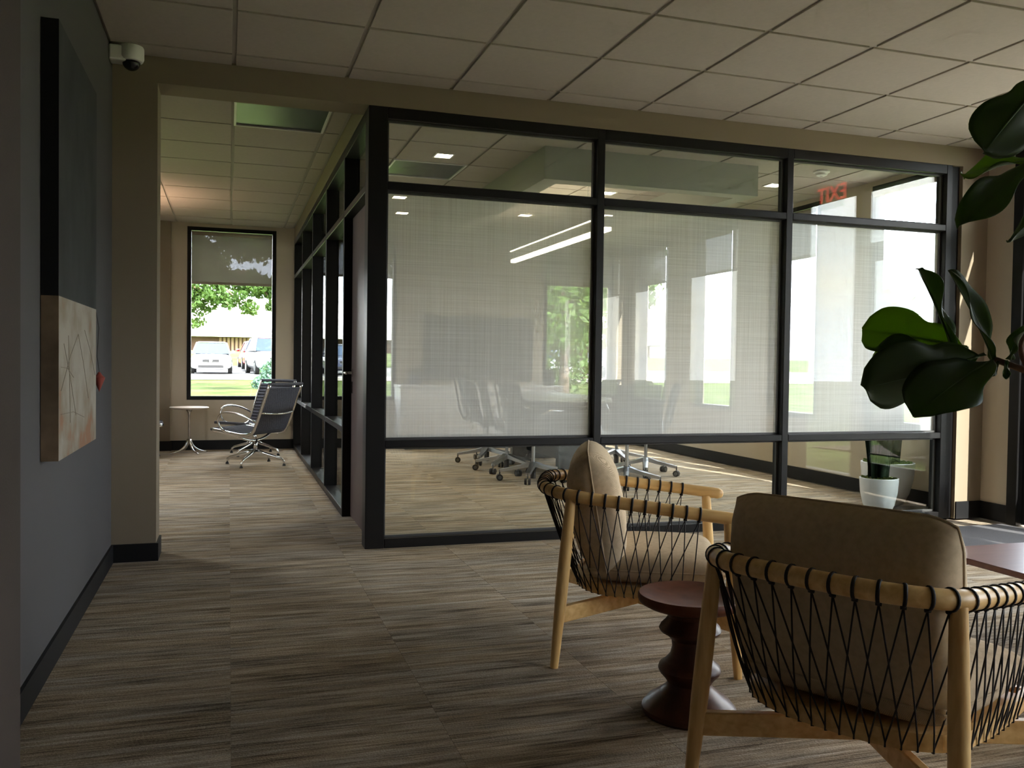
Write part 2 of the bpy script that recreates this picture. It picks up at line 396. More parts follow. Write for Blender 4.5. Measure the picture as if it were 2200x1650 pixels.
mb = MB(); wall_along_x(mb, YF, YF + WT, XH - .2, XW + .02, [(a, b, SILL, HEAD) for a, b in FAR_WIN])
struct('wall_far', 'beige far wall with tall windows', mb, 'wall_beige_bright')
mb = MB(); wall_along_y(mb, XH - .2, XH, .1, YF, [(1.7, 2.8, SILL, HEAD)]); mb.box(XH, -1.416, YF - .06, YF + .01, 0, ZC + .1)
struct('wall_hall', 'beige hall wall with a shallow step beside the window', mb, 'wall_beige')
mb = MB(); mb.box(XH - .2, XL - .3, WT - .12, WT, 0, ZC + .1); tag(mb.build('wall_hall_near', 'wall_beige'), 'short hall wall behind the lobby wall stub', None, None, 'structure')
# baseboards
bb = .012
struct('baseboard_front', 'black rubber baseboard on the wall stub', box(XL, XE + bb, -bb, 0, 0, HB).box(XE, XE + bb, 0, WT, 0, HB), 'base_black')
struct('baseboard_front_right', 'black rubber baseboard beside the glass partition', box(XR + .005, XW, -bb, 0, 0, HB + .03), 'base_black')
struct('baseboard_left', 'black rubber baseboard under the canvas wall', box(XL, XL + bb, -3.3, 0, 0, HB), 'base_black')
struct('baseboard_right', 'black rubber baseboard along the outer wall', box(XW - bb, XW, .0, YF, 0, HB + .02).box(XW - bb, XW, ENTRY[1], 0, 0, HB + .03).box(XW - bb, XW, YB, ENTRY[0], 0, HB + .02), 'base_black')
struct('baseboard_far', 'black rubber baseboard along the far wall', box(XH, XW, YF - bb, YF, 0, HB + .02).box(XH, -1.40, YF - .06 - bb, YF - .06, 0, HB + .02), 'base_black')

# ceiling: slab, and proud tiles
ce = struct('ceiling', 'suspended ceiling of square mineral tiles', box(XH - .3, XW + .12, YB - .3, YF + .25, ZC, ZC + .2), 'ceiling_grid')
g = .011
ct_me = MB().box(-T / 2 + g, T / 2 - g, -T / 2 + g, T / 2 - g, -.010, .002).mesh('ceiling_tile', bevel=.002, bseg=1); ct_me.materials.append(M['ceiling_tile'])
PANELS = {(0, 'h'): 0}
def ceil_tiles(xa, xb, ya, yb, y0, skip=()):
    n = 0
    k0 = math.floor((xa + .7394) / T) - 1
    j0 = math.floor((ya - y0) / T) - 1
    for k in range(k0, k0 + 40):
        for j in range(j0, j0 + 40):
            cx0, cx1 = -.7394 + k * T, -.7394 + (k + 1) * T; cy0, cy1 = y0 + j * T, y0 + (j + 1) * T
            a, b, c, d = max(cx0, xa), min(cx1, xb), max(cy0, ya), min(cy1, yb)
            if b - a < .05 or d - c < .05: continue
            if any(abs((cx0 + cx1) / 2 - sx) < .2 and abs((cy0 + cy1) / 2 - sy) < .2 for sx, sy in skip): continue
            full = (b - a > T - .001) and (d - c > T - .001)
            if full: o = bpy.data.objects.new('ceiling_tile', ct_me); COL.objects.link(o)
            else:
                gx0 = g if a == cx0 else .004; gx1 = g if b == cx1 else .004; gy0 = g if c == cy0 else .004; gy1 = g if d == cy1 else .004
                mx, my = (a + b) / 2, (c + d) / 2
                o = MB().box(a - mx + gx0, b - mx - gx1, c - my + gy0, d - my - gy1, -.010, .002).build('ceiling_tile', 'ceiling_tile')
            o.parent = ce; o.location = ((a + b) / 2, (c + d) / 2, ZC)
ceil_tiles(XL, XW, -4.9, 0, -.1859 + 0 * T)
HPAN = (-.7394 + .5 * T, .66 + .5 * T + .01); RPAN = (-.7394 + 2.5 * T, .66 + 2.5 * T)
ceil_tiles(-2.6, -.02, WT, YF, .66, [HPAN])
ceil_tiles(.1, XW, WT, YF, .66, [RPAN])
for (px, py), lab in ((HPAN, 'square grey metal air grille in the hall ceiling'), (RPAN, 'square grey metal air grille in the meeting room ceiling')):
    t = thing('ceiling_grille', lab, 'air grille', (px, py, ZC), group='ceiling air grilles')
    MB().box(-.29, .29, -.29, .29, -.006, .0).build('face_plate', 'metal_panel', t)
    MB().box(-.300, -.285, -.3, .3, -.016, 0).box(.285, .300, -.3, .3, -.016, 0).box(-.285, .285, -.3, -.285, -.016, 0).box(-.285, .285, .285, .3, -.016, 0).build('frame', 'white_plastic', t)

# ------------------------------------------------------------------ front glass partition
w1 = thing('window_1', 'black framed glass partition of the meeting room with patterned film', None); w1['kind'] = 'structure'
FD = .105
def bar(par, name, *b): return MB().box(*b).build(name, 'frame_black', par, bevel=.003, bseg=1)
bar(w1, 'corner_post', 0, .112, 0, FD + .02, 0, ZH)
mull = [(1.428, 1.478), (2.812, 2.862)]
for a, b in mull: bar(w1, 'mullion', a, b, 0, FD, .0, ZH)
bar(w1, 'end_post', 4.155, 4.205, 0, FD, 0, ZH)
bar(w1, 'jamb_trim', 4.205, XR, .03, FD, 0, ZH)
bays = [(.112, 1.428), (1.478, 2.812), (2.862, 4.155)]
Z_B, Z_L0, Z_L1, Z_T0, Z_T1, Z_H0 = .055, .590, .632, 2.088, 2.133, 2.498
for i, (a, b) in enumerate(bays):
    bar(w1, 'bottom_rail', a, b, 0, FD, 0, Z_B); bar(w1, 'middle_rail', a, b, 0, FD, Z_L0, Z_L1)
    bar(w1, 'transom', a, b, 0, FD, Z_T0, Z_T1); bar(w1, 'head_rail', a, b, 0, FD, Z_H0, ZH)
    for z0, z1 in ((Z_B, Z_L0), (Z_L1, Z_T0), (Z_T1, Z_H0)):
        MB().box(a, b, .062, .072, z0, z1).build('pane', 'film_glass' if z0 == Z_L1 else 'clear_glass', w1)
        # glazing bead in front of the pane
        q = MB(); q.box(a, b, .045, .062, z0, z0 + .012); q.box(a, b, .045, .062, z1 - .012, z1); q.box(a, a + .012, .045, .062, z0, z1); q.box(b - .012, b, .045, .062, z0, z1)
        q.build('glazing_bead', 'gasket', w1)
    MB().add([(a, .0732, Z_L1), (b, .0732, Z_L1), (b, .0732, Z_T0), (a, .0732, Z_T0)], [(0, 1, 2, 3)]).build('patterned_film', 'film', w1)

# hall side partition with door
w2 = thing('window_2', 'black framed glass partition between hall and meeting room', None); w2['kind'] = 'structure'
my = [1.10, 2.30, 3.54, 4.77, 5.985]
for y in my: bar(w2, 'mullion', 0, FD, y, y + .045, 0, ZH)
segs = [(.125, 1.10)] + [(my[i] + .045, my[i + 1]) for i in range(4)]
for i, (a, b) in enumerate(segs):
    bar(w2, 'head_rail', 0, FD, a, b, Z_H0, ZH); bar(w2, 'transom', 0, FD, a, b, Z_T0, Z_T1)
    MB().box(.084, .094, a, b, Z_T1, Z_H0).build('pane', 'clear_glass', w2)
    if i:
        bar(w2, 'bottom_rail', 0, FD, a, b, 0, Z_B); bar(w2, 'middle_rail', 0, FD, a, b, Z_L0, Z_L1)
        MB().box(.084, .094, a, b, Z_B, Z_L0).build('pane', 'clear_glass', w2)
        MB().box(.084, .094, a, b, Z_L1, Z_T0).build('pane', 'clear_glass', w2)
MB().box(-.0, FD, WT, YF, ZH, ZC).build('header', 'wall_beige', w2)
d1 = thing('door_1', 'dark brown wooden meeting room door with chrome lever', None); d1['kind'] = 'structure'
MB().box(.058, .098, .13, 1.095, .008, Z_T0 - .004).build('door_leaf', 'door_wood', d1, bevel=.002, bseg=1)
lv = MB().lathe([(0, 0), (.027, 0), (.027, .012), (0, .014)], seg=20).mesh('rose', True, angle=40)
o = link('handle_rose', lv, 'chrome', d1, (.058, 1.02, 1.01), (0, -PI / 2, 0))
MB().tube([(.05, 1.02, 1.01), (.006, 1.02, 1.01), (.0, 1.0, 1.01), (0, .90, 1.01)], .010, 10).build('door_lever', 'chrome', d1, True)
MB().box(.052, .058, 1.0, 1.04, .87, .95).build('lock_plate', 'chrome', d1)

# ------------------------------------------------------------------ outer windows, shades
def window(idx, axis, a, b, pos, sill, head, label, flip=0):
    w = thing('window_%d' % idx, label, None); w['kind'] = 'structure'
    f = .045; dep = .09
    def bx(a0, a1, p0, p1, z0, z1):
        return MB().box(p0, p1, a0, a1, z0, z1) if axis == 'y' else MB().box(a0, a1, p0, p1, z0, z1)
    p0, p1 = pos - .004, pos + dep
    bx(a, a + f, p0, p1, sill, head).build('window_frame', 'frame_black', w); bx(b - f, b, p0, p1, sill, head).build('window_frame', 'frame_black', w)
    bx(a + f, b - f, p0, p1, sill, sill + f).build('window_frame', 'frame_black', w); bx(a + f, b - f, p0, p1, head - f, head).build('window_frame', 'frame_black', w)
    bx(a + f, b - f, pos + .05, pos + .058, sill + f, head - f).build('pane', 'window_glass', w)
    ld = bpy.data.lights.new('portal', 'AREA'); lo = bpy.data.objects.new('portal', ld); COL.objects.link(lo)
    ld.shape = 'RECTANGLE'; ld.cycles.is_portal = True
    ld.size = b - a; ld.size_y = head - sill
    c = (a + b) / 2
    if axis == 'y': lo.location = (pos + .2, c, (sill + head) / 2); lo.rotation_euler = (PI / 2, 0, PI / 2); 
    else: lo.location = (c, pos + .2, (sill + head) / 2); lo.rotation_euler = (PI / 2, 0, PI)
    # face the light's -Z axis into the room
    if flip: lo.location.x = pos - .12
    d = Vector((1 if flip else -1, 0, 0)) if axis == 'y' else Vector((0, -1, 0))
    lo.rotation_euler = d.to_track_quat('-Z', 'Y').to_euler(); lo.parent = w
    if axis == 'y': ld.size, ld.size_y = (b - a), (head - sill)
    return w
def shade(axis, a, b, pos, head, bottom, label):
    t = thing('roller_shade', label, 'shade', group='beige roller shades')
    a += .05; b -= .05
    p = pos - .030
    cz = head - .080
    pts = [(p, a, cz), (p, b, cz)] if axis == 'y' else [(a, p, cz), (b, p, cz)]
    MB().tube(pts, .024, 16).build('roller', 'shade_solid', t, True)
    def bx(p0, p1, z0, z1):
        return MB().box(p0, p1, a, b, z0, z1) if axis == 'y' else MB().box(a, b, p0, p1, z0, z1)
    if bottom < head - .12:
        q = p + .022; MB().add([(q, a, bottom), (q, b, bottom), (q, b, cz), (q, a, cz)] if axis == 'y' else [(a, q, bottom), (b, q, bottom), (b, q, cz), (a, q, cz)], [(0, 1, 2, 3)]).build('cloth', 'shade_cloth', t)
        bx(p + .014, p + .030, bottom - .03, bottom).build('hem_bar', 'shade_solid', t, bevel=.004, bseg=1)
    return t
plain('shade_solid', (.30, .26, .20), .8)
n = 3
near = ['behind the viewer', 'beside the viewer', 'past the entry', 'nearest the glass partition', 'second from the glass partition', 'third from the glass partition', 'in the far corner of the meeting room']
for i, (a, b) in enumerate(RIGHT_WIN):
    window(n, 'y', a, b, XW, SILL, HEAD, 'tall black framed outer window ' + near[i]); n += 1
    shade('y', a, b, XW, HEAD, {0: 2.1, 1: 2.1, 2: 2.17, 3: 2.60}.get(i, 2.17), 'beige roller shade on the outer wall window ' + near[i])
fl_ = ['at the end of the hall', 'behind the corner post of the meeting room', 'on the far wall beside the wall screen']
for i, (a, b) in enumerate(FAR_WIN):
    window(n, 'x', a, b, YF, SILL, HEAD, 'tall black framed window ' + fl_[i]); n += 1
    shade('x', a, b, YF, HEAD, [2.01, 2.17, 2.17][i], 'half lowered beige roller shade on the window ' + fl_[i])

for a, b, lab in ((1.7, 2.8, 'in the hall side wall behind the wall stub'),):
    window(n, 'y', a, b, XH - .1, SILL, HEAD, 'wide black framed window ' + lab, 1); n += 1

# entry storefront in the lobby's outer wall
w = thing('window_%d' % n, 'black framed entry glazing beside the door in the outer wall', None); w['kind'] = 'structure'
def bar2(par, name, y0, y1, z0, z1, x0=XW - .03, x1=XW + .09): return MB().box(x0, x1, y0, y1, z0, z1).build(name, 'frame_black', par, bevel=.003, bseg=1)
bar2(w, 'post', -.335, -.25, 0, 2.69); bar2(w, 'post', -1.27, -1.20, 0, 2.69); bar2(w, 'post', -2.12, -2.04, 0, 2.69)
bar2(w, 'head_rail', -1.20, -.335, 2.645, 2.69); bar2(w, 'head_rail', -2.04, -1.27, 2.645, 2.69)
bar2(w, 'transom', -1.20, -.335, 2.12, 2.17)
bar2(w, 'sill_rail', -2.04, -1.27, 0, .13)
MB().box(XW + .03, XW + .038, -2.04, -1.27, .13, 2.645).build('pane', 'door_glass', w); MB().box(XW + .03, XW + .038, -1.20, -.335, 2.17, 2.645).build('pane', 'door_glass', w)
d2 = thing('door_2', 'black framed glass entry door of the lobby', None); d2['kind'] = 'structure'
bar2(d2, 'stile', -.43, -.34, .01, 2.115, XW + .01, XW + .055); bar2(d2, 'stile', -1.195, -1.09, .01, 2.115, XW + .01, XW + .055)
bar2(d2, 'bottom_rail', -1.09, -.43, .01, .27, XW + .01, XW + .055); bar2(d2, 'top_rail', -1.09, -.43, 2.02, 2.115, XW + .01, XW + .055)
MB().box(XW + .028, XW + .036, -1.09, -.43, .27, 2.02).build('pane', 'door_glass', d2)
MB().tube([(XW + .0, -1.13, .80), (XW - .05, -1.13, .80), (XW - .05, -1.13, 1.30), (XW + .0, -1.13, 1.30)], .012, 10).build('pull_handle', 'chrome', d2, True)
ld = bpy.data.lights.new('portal', 'AREA'); lo = bpy.data.objects.new('portal', ld); COL.objects.link(lo); ld.shape = 'RECTANGLE'; ld.cycles.is_portal = True
ld.size = 1.87; ld.size_y = 2.6; lo.location = (XW + .2, -1.185, 1.3); lo.rotation_euler = Vector((-1, 0, 0)).to_track_quat('-Z', 'Y').to_euler()

# ------------------------------------------------------------------ meeting room ceiling features
t = thing('ceiling_bulkhead', 'pale rectangular dropped bulkhead ring on the meeting room ceiling', 'bulkhead', (0, 0, 0))
bx0, bx1, by0, by1, bz = 1.454, 3.274, 1.048, 5.05, 2.458; bt = .14
MB().box(bx0, bx1, by0, by0 + bt, bz, ZC - .004).build('side_panel', 'soffit_white', t); MB().box(bx0, bx1, by1 - bt, by1, bz, ZC - .004).build('side_panel', 'soffit_white', t)
MB().box(bx0, bx0 + bt, by0 + bt, by1 - bt, bz, ZC - .004).build('side_panel', 'soffit_white', t); MB().box(bx1 - bt, bx1, by0 + bt, by1 - bt, bz, ZC - .004).build('side_panel', 'soffit_white', t)
lights = [(.822, 1.617, 'beside the glass partition'), (.819, 3.46, 'between two others along the hall side'), (1.014, 4.35, 'near the far window'),
          (2.292, 3.977, 'inside the bulkhead above the table'), (3.614, 4.106, 'near the outer wall beyond the bulkhead'), (3.824, 1.635, 'beside the second mullion'), (2.61, 2.511, 'inside the bulkhead towards the partition')]
for x, y, s in lights:
    t = thing('ceiling_downlight', 'small glowing square downlight ' + s, 'light', (x, y, ZC - .0102), group='square downlights in the meeting room ceiling')
    MB().box(-.075, .075, -.075, -.062, -.006, 0).box(-.075, .075, .062, .075, -.006, 0).box(-.075, -.062, -.062, .062, -.006, 0).box(.062, .075, -.062, .062, -.006, 0).build('trim_ring', 'white_plastic', t)
    MB().box(-.062, .062, -.062, .062, -.003, 0).build('diffuser', 'lamp_warm', t)
    ld = bpy.data.lights.new('downlight', 'SPOT'); ld.energy = 26; ld.color = (1, .78, .5); ld.spot_size = 2.2; ld.spot_blend = .6; ld.shadow_soft_size = .05
    lo = bpy.data.objects.new('downlight', ld); COL.objects.link(lo); lo.parent = t; lo.location = (0, 0, -.02)
t = thing('pendant_light', 'long glowing linear pendant hung above the meeting table', 'light', (2.2, 0, 2.19))
MB().box(-.03, .03, 1.55, 4.1, .03, .12).build('housing', 'white_plastic', t, bevel=.004, bseg=1)
MB().box(-.028, .028, 1.56, 4.09, .0, .03).build('diffuser', 'lamp_linear', t)
MB().box(-.034, .034, 1.55, 4.1, .120, .128).build('uplight_slot', 'lamp_linear', t)
for y in (2.0, 3.6): MB().tube([(0, y, .12), (0, y, ZC - 2.19 - .01)], .002, 6).build('cable', 'alu', t)
t = thing('smoke_detector', 'round white smoke detector on the meeting room ceiling', 'smoke detector', (3.854, 1.021, ZC - .0102))
MB().lathe([(.065, 0), (.066, -.012), (.05, -.02), (.045, -.035), (.03, -.042), (.0, -.044)], seg=28).build('body', 'white_plastic', t, True, angle=40)
MB().lathe([(.012, -.042), (.012, -.047), (0, -.048)], seg=12).build('sensor_cap', 'white_plastic', t, True)

# floor uplighter standing in the hall behind the wall stub
t = thing('floor_lamp', 'warm floor uplighter standing in the hall behind the wall stub', 'lamp', (-1.95, 4.2, 0))
MB().lathe([(0, 0), (.14, 0), (.14, .018), (.03, .03), (.012, .05)], seg=28).build('base', 'alu_dark', t, True, angle=40)
MB().tube([(0, 0, .04), (0, 0, 1.72)], .011, 12).build('pole', 'alu_dark', t)
MB().lathe([(.012, 1.70), (.05, 1.72), (.12, 1.77), (.16, 1.83), (.158, 1.832), (.115, 1.778), (.04, 1.735), (0, 1.73)], seg=32).build('bowl', 'alu_dark', t, True)
MB().lathe([(0, 1.75), (.03, 1.755), (.035, 1.785), (.02, 1.81), (0, 1.815)], seg=14).build('bulb', 'lamp_glow', t, True)
ld = bpy.data.lights.new('uplight', 'SPOT'); ld.energy = 75; ld.color = (1, .66, .44); ld.shadow_soft_size = .05; ld.spot_size = 2.4; ld.spot_blend = .9
lo = bpy.data.objects.new('uplight', ld); COL.objects.link(lo); lo.parent = t; lo.location = (0, 0, 1.83); lo.rotation_euler = (PI, 0, 0)

# ------------------------------------------------------------------ lobby wall things
# large canvas
t = thing('wall_canvas', 'large abstract canvas, slate above and cream below, on the grey wall', 'painting', (XL, 0, 0))
cx = .055
m, nt, b = newmat('canvas_dark'); co = coords(nt, (1, 2.2, 1.4))
nz = node(nt, 'ShaderNodeTexNoise'); nz.inputs['Scale'].default_value = 3; nz.inputs['Detail'].default_value = 8; nt.links.new(co, nz.inputs['Vector'])
rp = node(nt, 'ShaderNodeValToRGB'); rp.color_ramp.elements[0].position = .3; rp.color_ramp.elements[1].position = .75
rp.color_ramp.elements[0].color = (.010, .011, .012, 1); rp.color_ramp.elements[1].color = (.030, .034, .033, 1)
nt.links.new(nz.outputs['Fac'], rp.inputs[0]); nt.links.new(rp.outputs[0], b.inputs['Base Color']); b.inputs['Roughness'].default_value = .8
m, nt, b = newmat('canvas_cream'); co = coords(nt, (1, 1.6, 1.6))
nz = node(nt, 'ShaderNodeTexNoise'); nz.inputs['Scale'].default_value = 4; nz.inputs['Detail'].default_value = 8; nt.links.new(co, nz.inputs['Vector'])
rp = node(nt, 'ShaderNodeValToRGB'); e = rp.color_ramp.elements; e[0].position = .32; e[0].color = (.26, .13, .07, 1); e[1].position = .62; e[1].color = (.34, .30, .25, 1); q = e.new(.42); q.color = (.25, .205, .15, 1)
sep = node(nt, 'ShaderNodeSeparateXYZ'); tc = node(nt, 'ShaderNodeTexCoord'); nt.links.new(tc.outputs['Object'], sep.inputs[0])
mr = node(nt, 'ShaderNodeMapRange'); mr.inputs['From Min'].default_value = .74; mr.inputs['From Max'].default_value = 1.0; mr.inputs['To Min'].default_value = -.14; mr.inputs['To Max'].default_value = .06
nt.links.new(sep.outputs['Z'], mr.inputs['Value']); ad = node(nt, 'ShaderNodeMath', operation='ADD'); nt.links.new(nz.outputs['Fac'], ad.inputs[0]); nt.links.new(mr.outputs[0], ad.inputs[1])
nt.links.new(ad.outputs[0], rp.inputs[0]); nt.links.new(rp.outputs[0], b.inputs['Base Color']); b.inputs['Roughness'].default_value = .8
plain('canvas_side_tan', (.15, .10, .06), .8, var=.4, vscale=9)
ya, yb, za, zb, zs = -1.84, -.985, .747, 2.205, 1.297
MB().box(.004, cx, ya, yb, zs, zb).build('upper_panel', 'canvas_dark', t); MB().box(.004, cx, ya, yb, za, zs).build('lower_panel', 'canvas_cream', t)
MB().box(.002, cx, ya - .004, ya, zs, zb).build('edge_tape', 'base_black', t); MB().box(.002, cx, ya - .004, ya, za, zs).build('edge_strip', 'canvas_side_tan', t)
# faint drawn lines on the cream part
plain('line_paint', (.20, .165, .125), .9)
q = MB()
for (y0, z0, y1, z1) in [(-1.80, .98, -1.45, 1.18), (-1.45, 1.18, -1.2, .93), (-1.8, .9, -1.3, .86), (-1.75, 1.14, -1.5, .88), (-1.66, 1.17, -1.62, .86), (-1.3, 1.2, -1.02, 1.02), (-1.8, 1.06, -1.55, 1.02)]:
    q.tube([(cx + .0005, y0, z0), (cx + .0005, (y0 + y1) / 2, (z0 + z1) / 2 + .015), (cx + .0005, y1, z1)], .0009, 5)
q.build('drawn_lines', 'line_paint', t)
t = thing('hanging_pendant', 'small red wooden plumb pendant hanging on a string by the canvas', 'ornament', (XL + .055, -.95, 0))
plain('red_wood', (.28, .05, .035), .6)
MB().tube([(-.01, -.02, 1.34), (.006, .0, 1.22), (.0, -.005, 1.10), (.008, 0, 1.03)], .0012, 5).build('string', 'cord', t)
MB().lathe([(0, -.055), (.022, .0), (.024, .008), (.012, .018), (.005, .03), (0, .032)], (.008, 0, 1.0), 12).build('weight', 'red_wood', t, True, angle=30)

# security dome camera in the corner
t = thing('dome_camera', 'white security dome camera in the ceiling corner above the canvas', 'camera', (-1.255, -.12, ZC - .012))
MB().box(-.094, -.01, -.045, .045, -.085, -.005).build('bracket', 'white_plastic', t, bevel=.01)
MB().lathe([(.058, 0), (.062, -.01), (.062, -.06), (.055, -.075), (.046, -.078), (0, -.078)], (.01, 0, 0), 32).build('housing', 'white_plastic', t, True, angle=40)
MB().lathe([(.044, -.078)] + [(.044 * math.cos(a), -.078 - .044 * math.sin(a)) for a in np.linspace(0, PI / 2, 8)][1:], (.01, 0, 0), 28).build('dome', 'screen_black', t, True)
# switch
t = thing('wall_switch', 'white rocker light switch on the sunlit wall by the partition', 'switch', (4.403, 0, 1.075))
MB().box(-.036, .036, -.007, 0, -.058, .058).build('plate', 'white_plastic', t, bevel=.002, bseg=1)
MB().box(-.017, .017, -.011, -.006, -.034, .034).build('rocker', 'white_plastic', t, bevel=.002, bseg=1)
t = thing('wall_outlet', 'white power outlet low on the meeting room outer wall', 'outlet', (XW, 2.30, .44))
MB().box(-.007, 0, -.036, .036, -.058, .058).build('plate', 'white_plastic', t, bevel=.002, bseg=1)
for z in (-.02, .02): MB().box(-.010, -.006, -.015, .015, z - .013, z + .013).build('socket', 'white_plastic', t, bevel=.001, bseg=1)
# exit sign hanging inside the entry
t = thing('exit_sign', 'clear edge-lit sign with red EXIT letters hung inside the entry', 'sign', (4.22, -1.22, 0))
MB().box(-.035, .035, -.17, .17, ZC - .035, ZC - .01).build('canopy', 'alu', t, bevel=.003, bseg=1)
glass('acrylic', (.93, .95, .95), 1.45)
MB().box(-.003, .003, -.16, .16, 2.475, ZC - .035).build('acrylic_panel', 'acrylic', t, bevel=.001, bseg=1)
fc = bpy.data.curves.new('exit_text', 'FONT'); fc.body = 'EXIT'; fc.size = .19; fc.align_x = 'CENTER'; fc.align_y = 'BOTTOM'; fc.extrude = .001; fc.offset = .002
fo = bpy.data.objects.new('exit_text', fc); COL.objects.link(fo)
dg = bpy.context.evaluated_depsgraph_get(); me = bpy.data.meshes.new_from_object(fo.evaluated_get(dg)); bpy.data.objects.remove(fo)
o = link('letters', me, 'exit_glow', t, (-.0045, 0, 2.50), (PI / 2, 0, -PI / 2)); o['label'] = 'red EXIT lettering'

# ------------------------------------------------------------------ crosshatch lounge chairs
RAILZ = lambda u: .624 - .108 * u
def rail_path(n=90):
    # U shape seen from above, back at u = -.062
    half = [(.657, .325), (.45, .322), (.25, .312), (.12, .302)] ; pts = []
    def sym(v): return [(u, -w) for u, w in v]
    cv = [(u, v) for u, v in half]
    for a in np.linspace(0, 1, 16)[1:]:
        an = a * PI / 2
        u = .12 - (.182) * (math.sin(an) ** 1.0); v = .302 * (math.cos(an) ** .62) if a < 1 else 0
        cv.append((u, v))
    left = cv; right = [(u, -v) for u, v in reversed(cv[:-1])]
    P = [Vector((u, v, RAILZ(u))) for u, v in left + right]
    return arc_resample(P, n)
def ring_path(n=90, z=.272):
    half = [(.60, .276), (.45, .278), (.32, .274), (.24, .262)]; cv = list(half)
    for a in np.linspace(0, 1, 14)[1:]:
        an = a * PI / 2
        cv.append((.24 - .158 * math.sin(an), .262 * (math.cos(an) ** .75) if a < 1 else 0))
    P = [Vector((u, v, z)) for u, v in cv + [(u, -v) for u, v in reversed(cv[:-1])]]
    return arc_resample(P, n)
def pillow(w, h, th, seed, mat, par, name, nu=26, nv=20):
    """cushion standing in local x(thickness) / y(width) / z(height), centred at origin"""
    rr = random.Random(seed); ph = [rr.uniform(0, 6.28) for _ in range(6)]
    def prof(s, t):
        e = (max(0.0, 1 - abs(s) ** 9) ** .55) * (max(0.0, 1 - abs(t) ** 3.3) ** .62 * .93 + .07 * max(0.0, 1 - abs(t) ** 12) ** .5)
        e *= 1 - .16 * max(0, abs(s) - .72) / .28 * max(0, t - .35) / .65
        return th / 2 * e
    def pt(s, t, side):
        k = 1 - .02 * (1 - abs(t) ** 2) * abs(s) ** 6 - .045 * abs(s) ** 4 * max(0, abs(t) - .7) / .3; l = 1 + .012 * (1 - abs(s) ** 2) * abs(t) ** 4 - .075 * (max(0, abs(s) - .74) / .26) ** 1.6 * abs(t) ** 5
        y = s * w / 2 * k; z = t * h / 2 * l
        x = side * prof(s, t) + .006 * math.sin(7 * s + ph[0]) * math.cos(5 * t + ph[1]) * prof(s, t) / (th / 2)
        return (x, y, z)
    mb = MB()
    for side in (1, -1): mb.grid(lambda u, v: pt(math.sin(PI / 2 * (2 * u - 1)), math.sin(PI / 2 * (2 * v - 1)), side), nu, nv)
    o = mb.build(name, mat, par, True, merge=.0004)
    # welt seam around the edge
    loop = []
    for k in range(96):
        a = k / 24
        if a < 1: s, t = -1 + 2 * a, -1
        elif a < 2: s, t = 1, -1 + 2 * (a - 1)
        elif a < 3: s, t = 1 - 2 * (a - 2), 1
        else: s, t = -1, 1 - 2 * (a - 3)
        loop.append(pt(s, t, 0))
    MB().tube(loop, .0035, 6, closed=True).build('welt', mat, o, True)
    return o
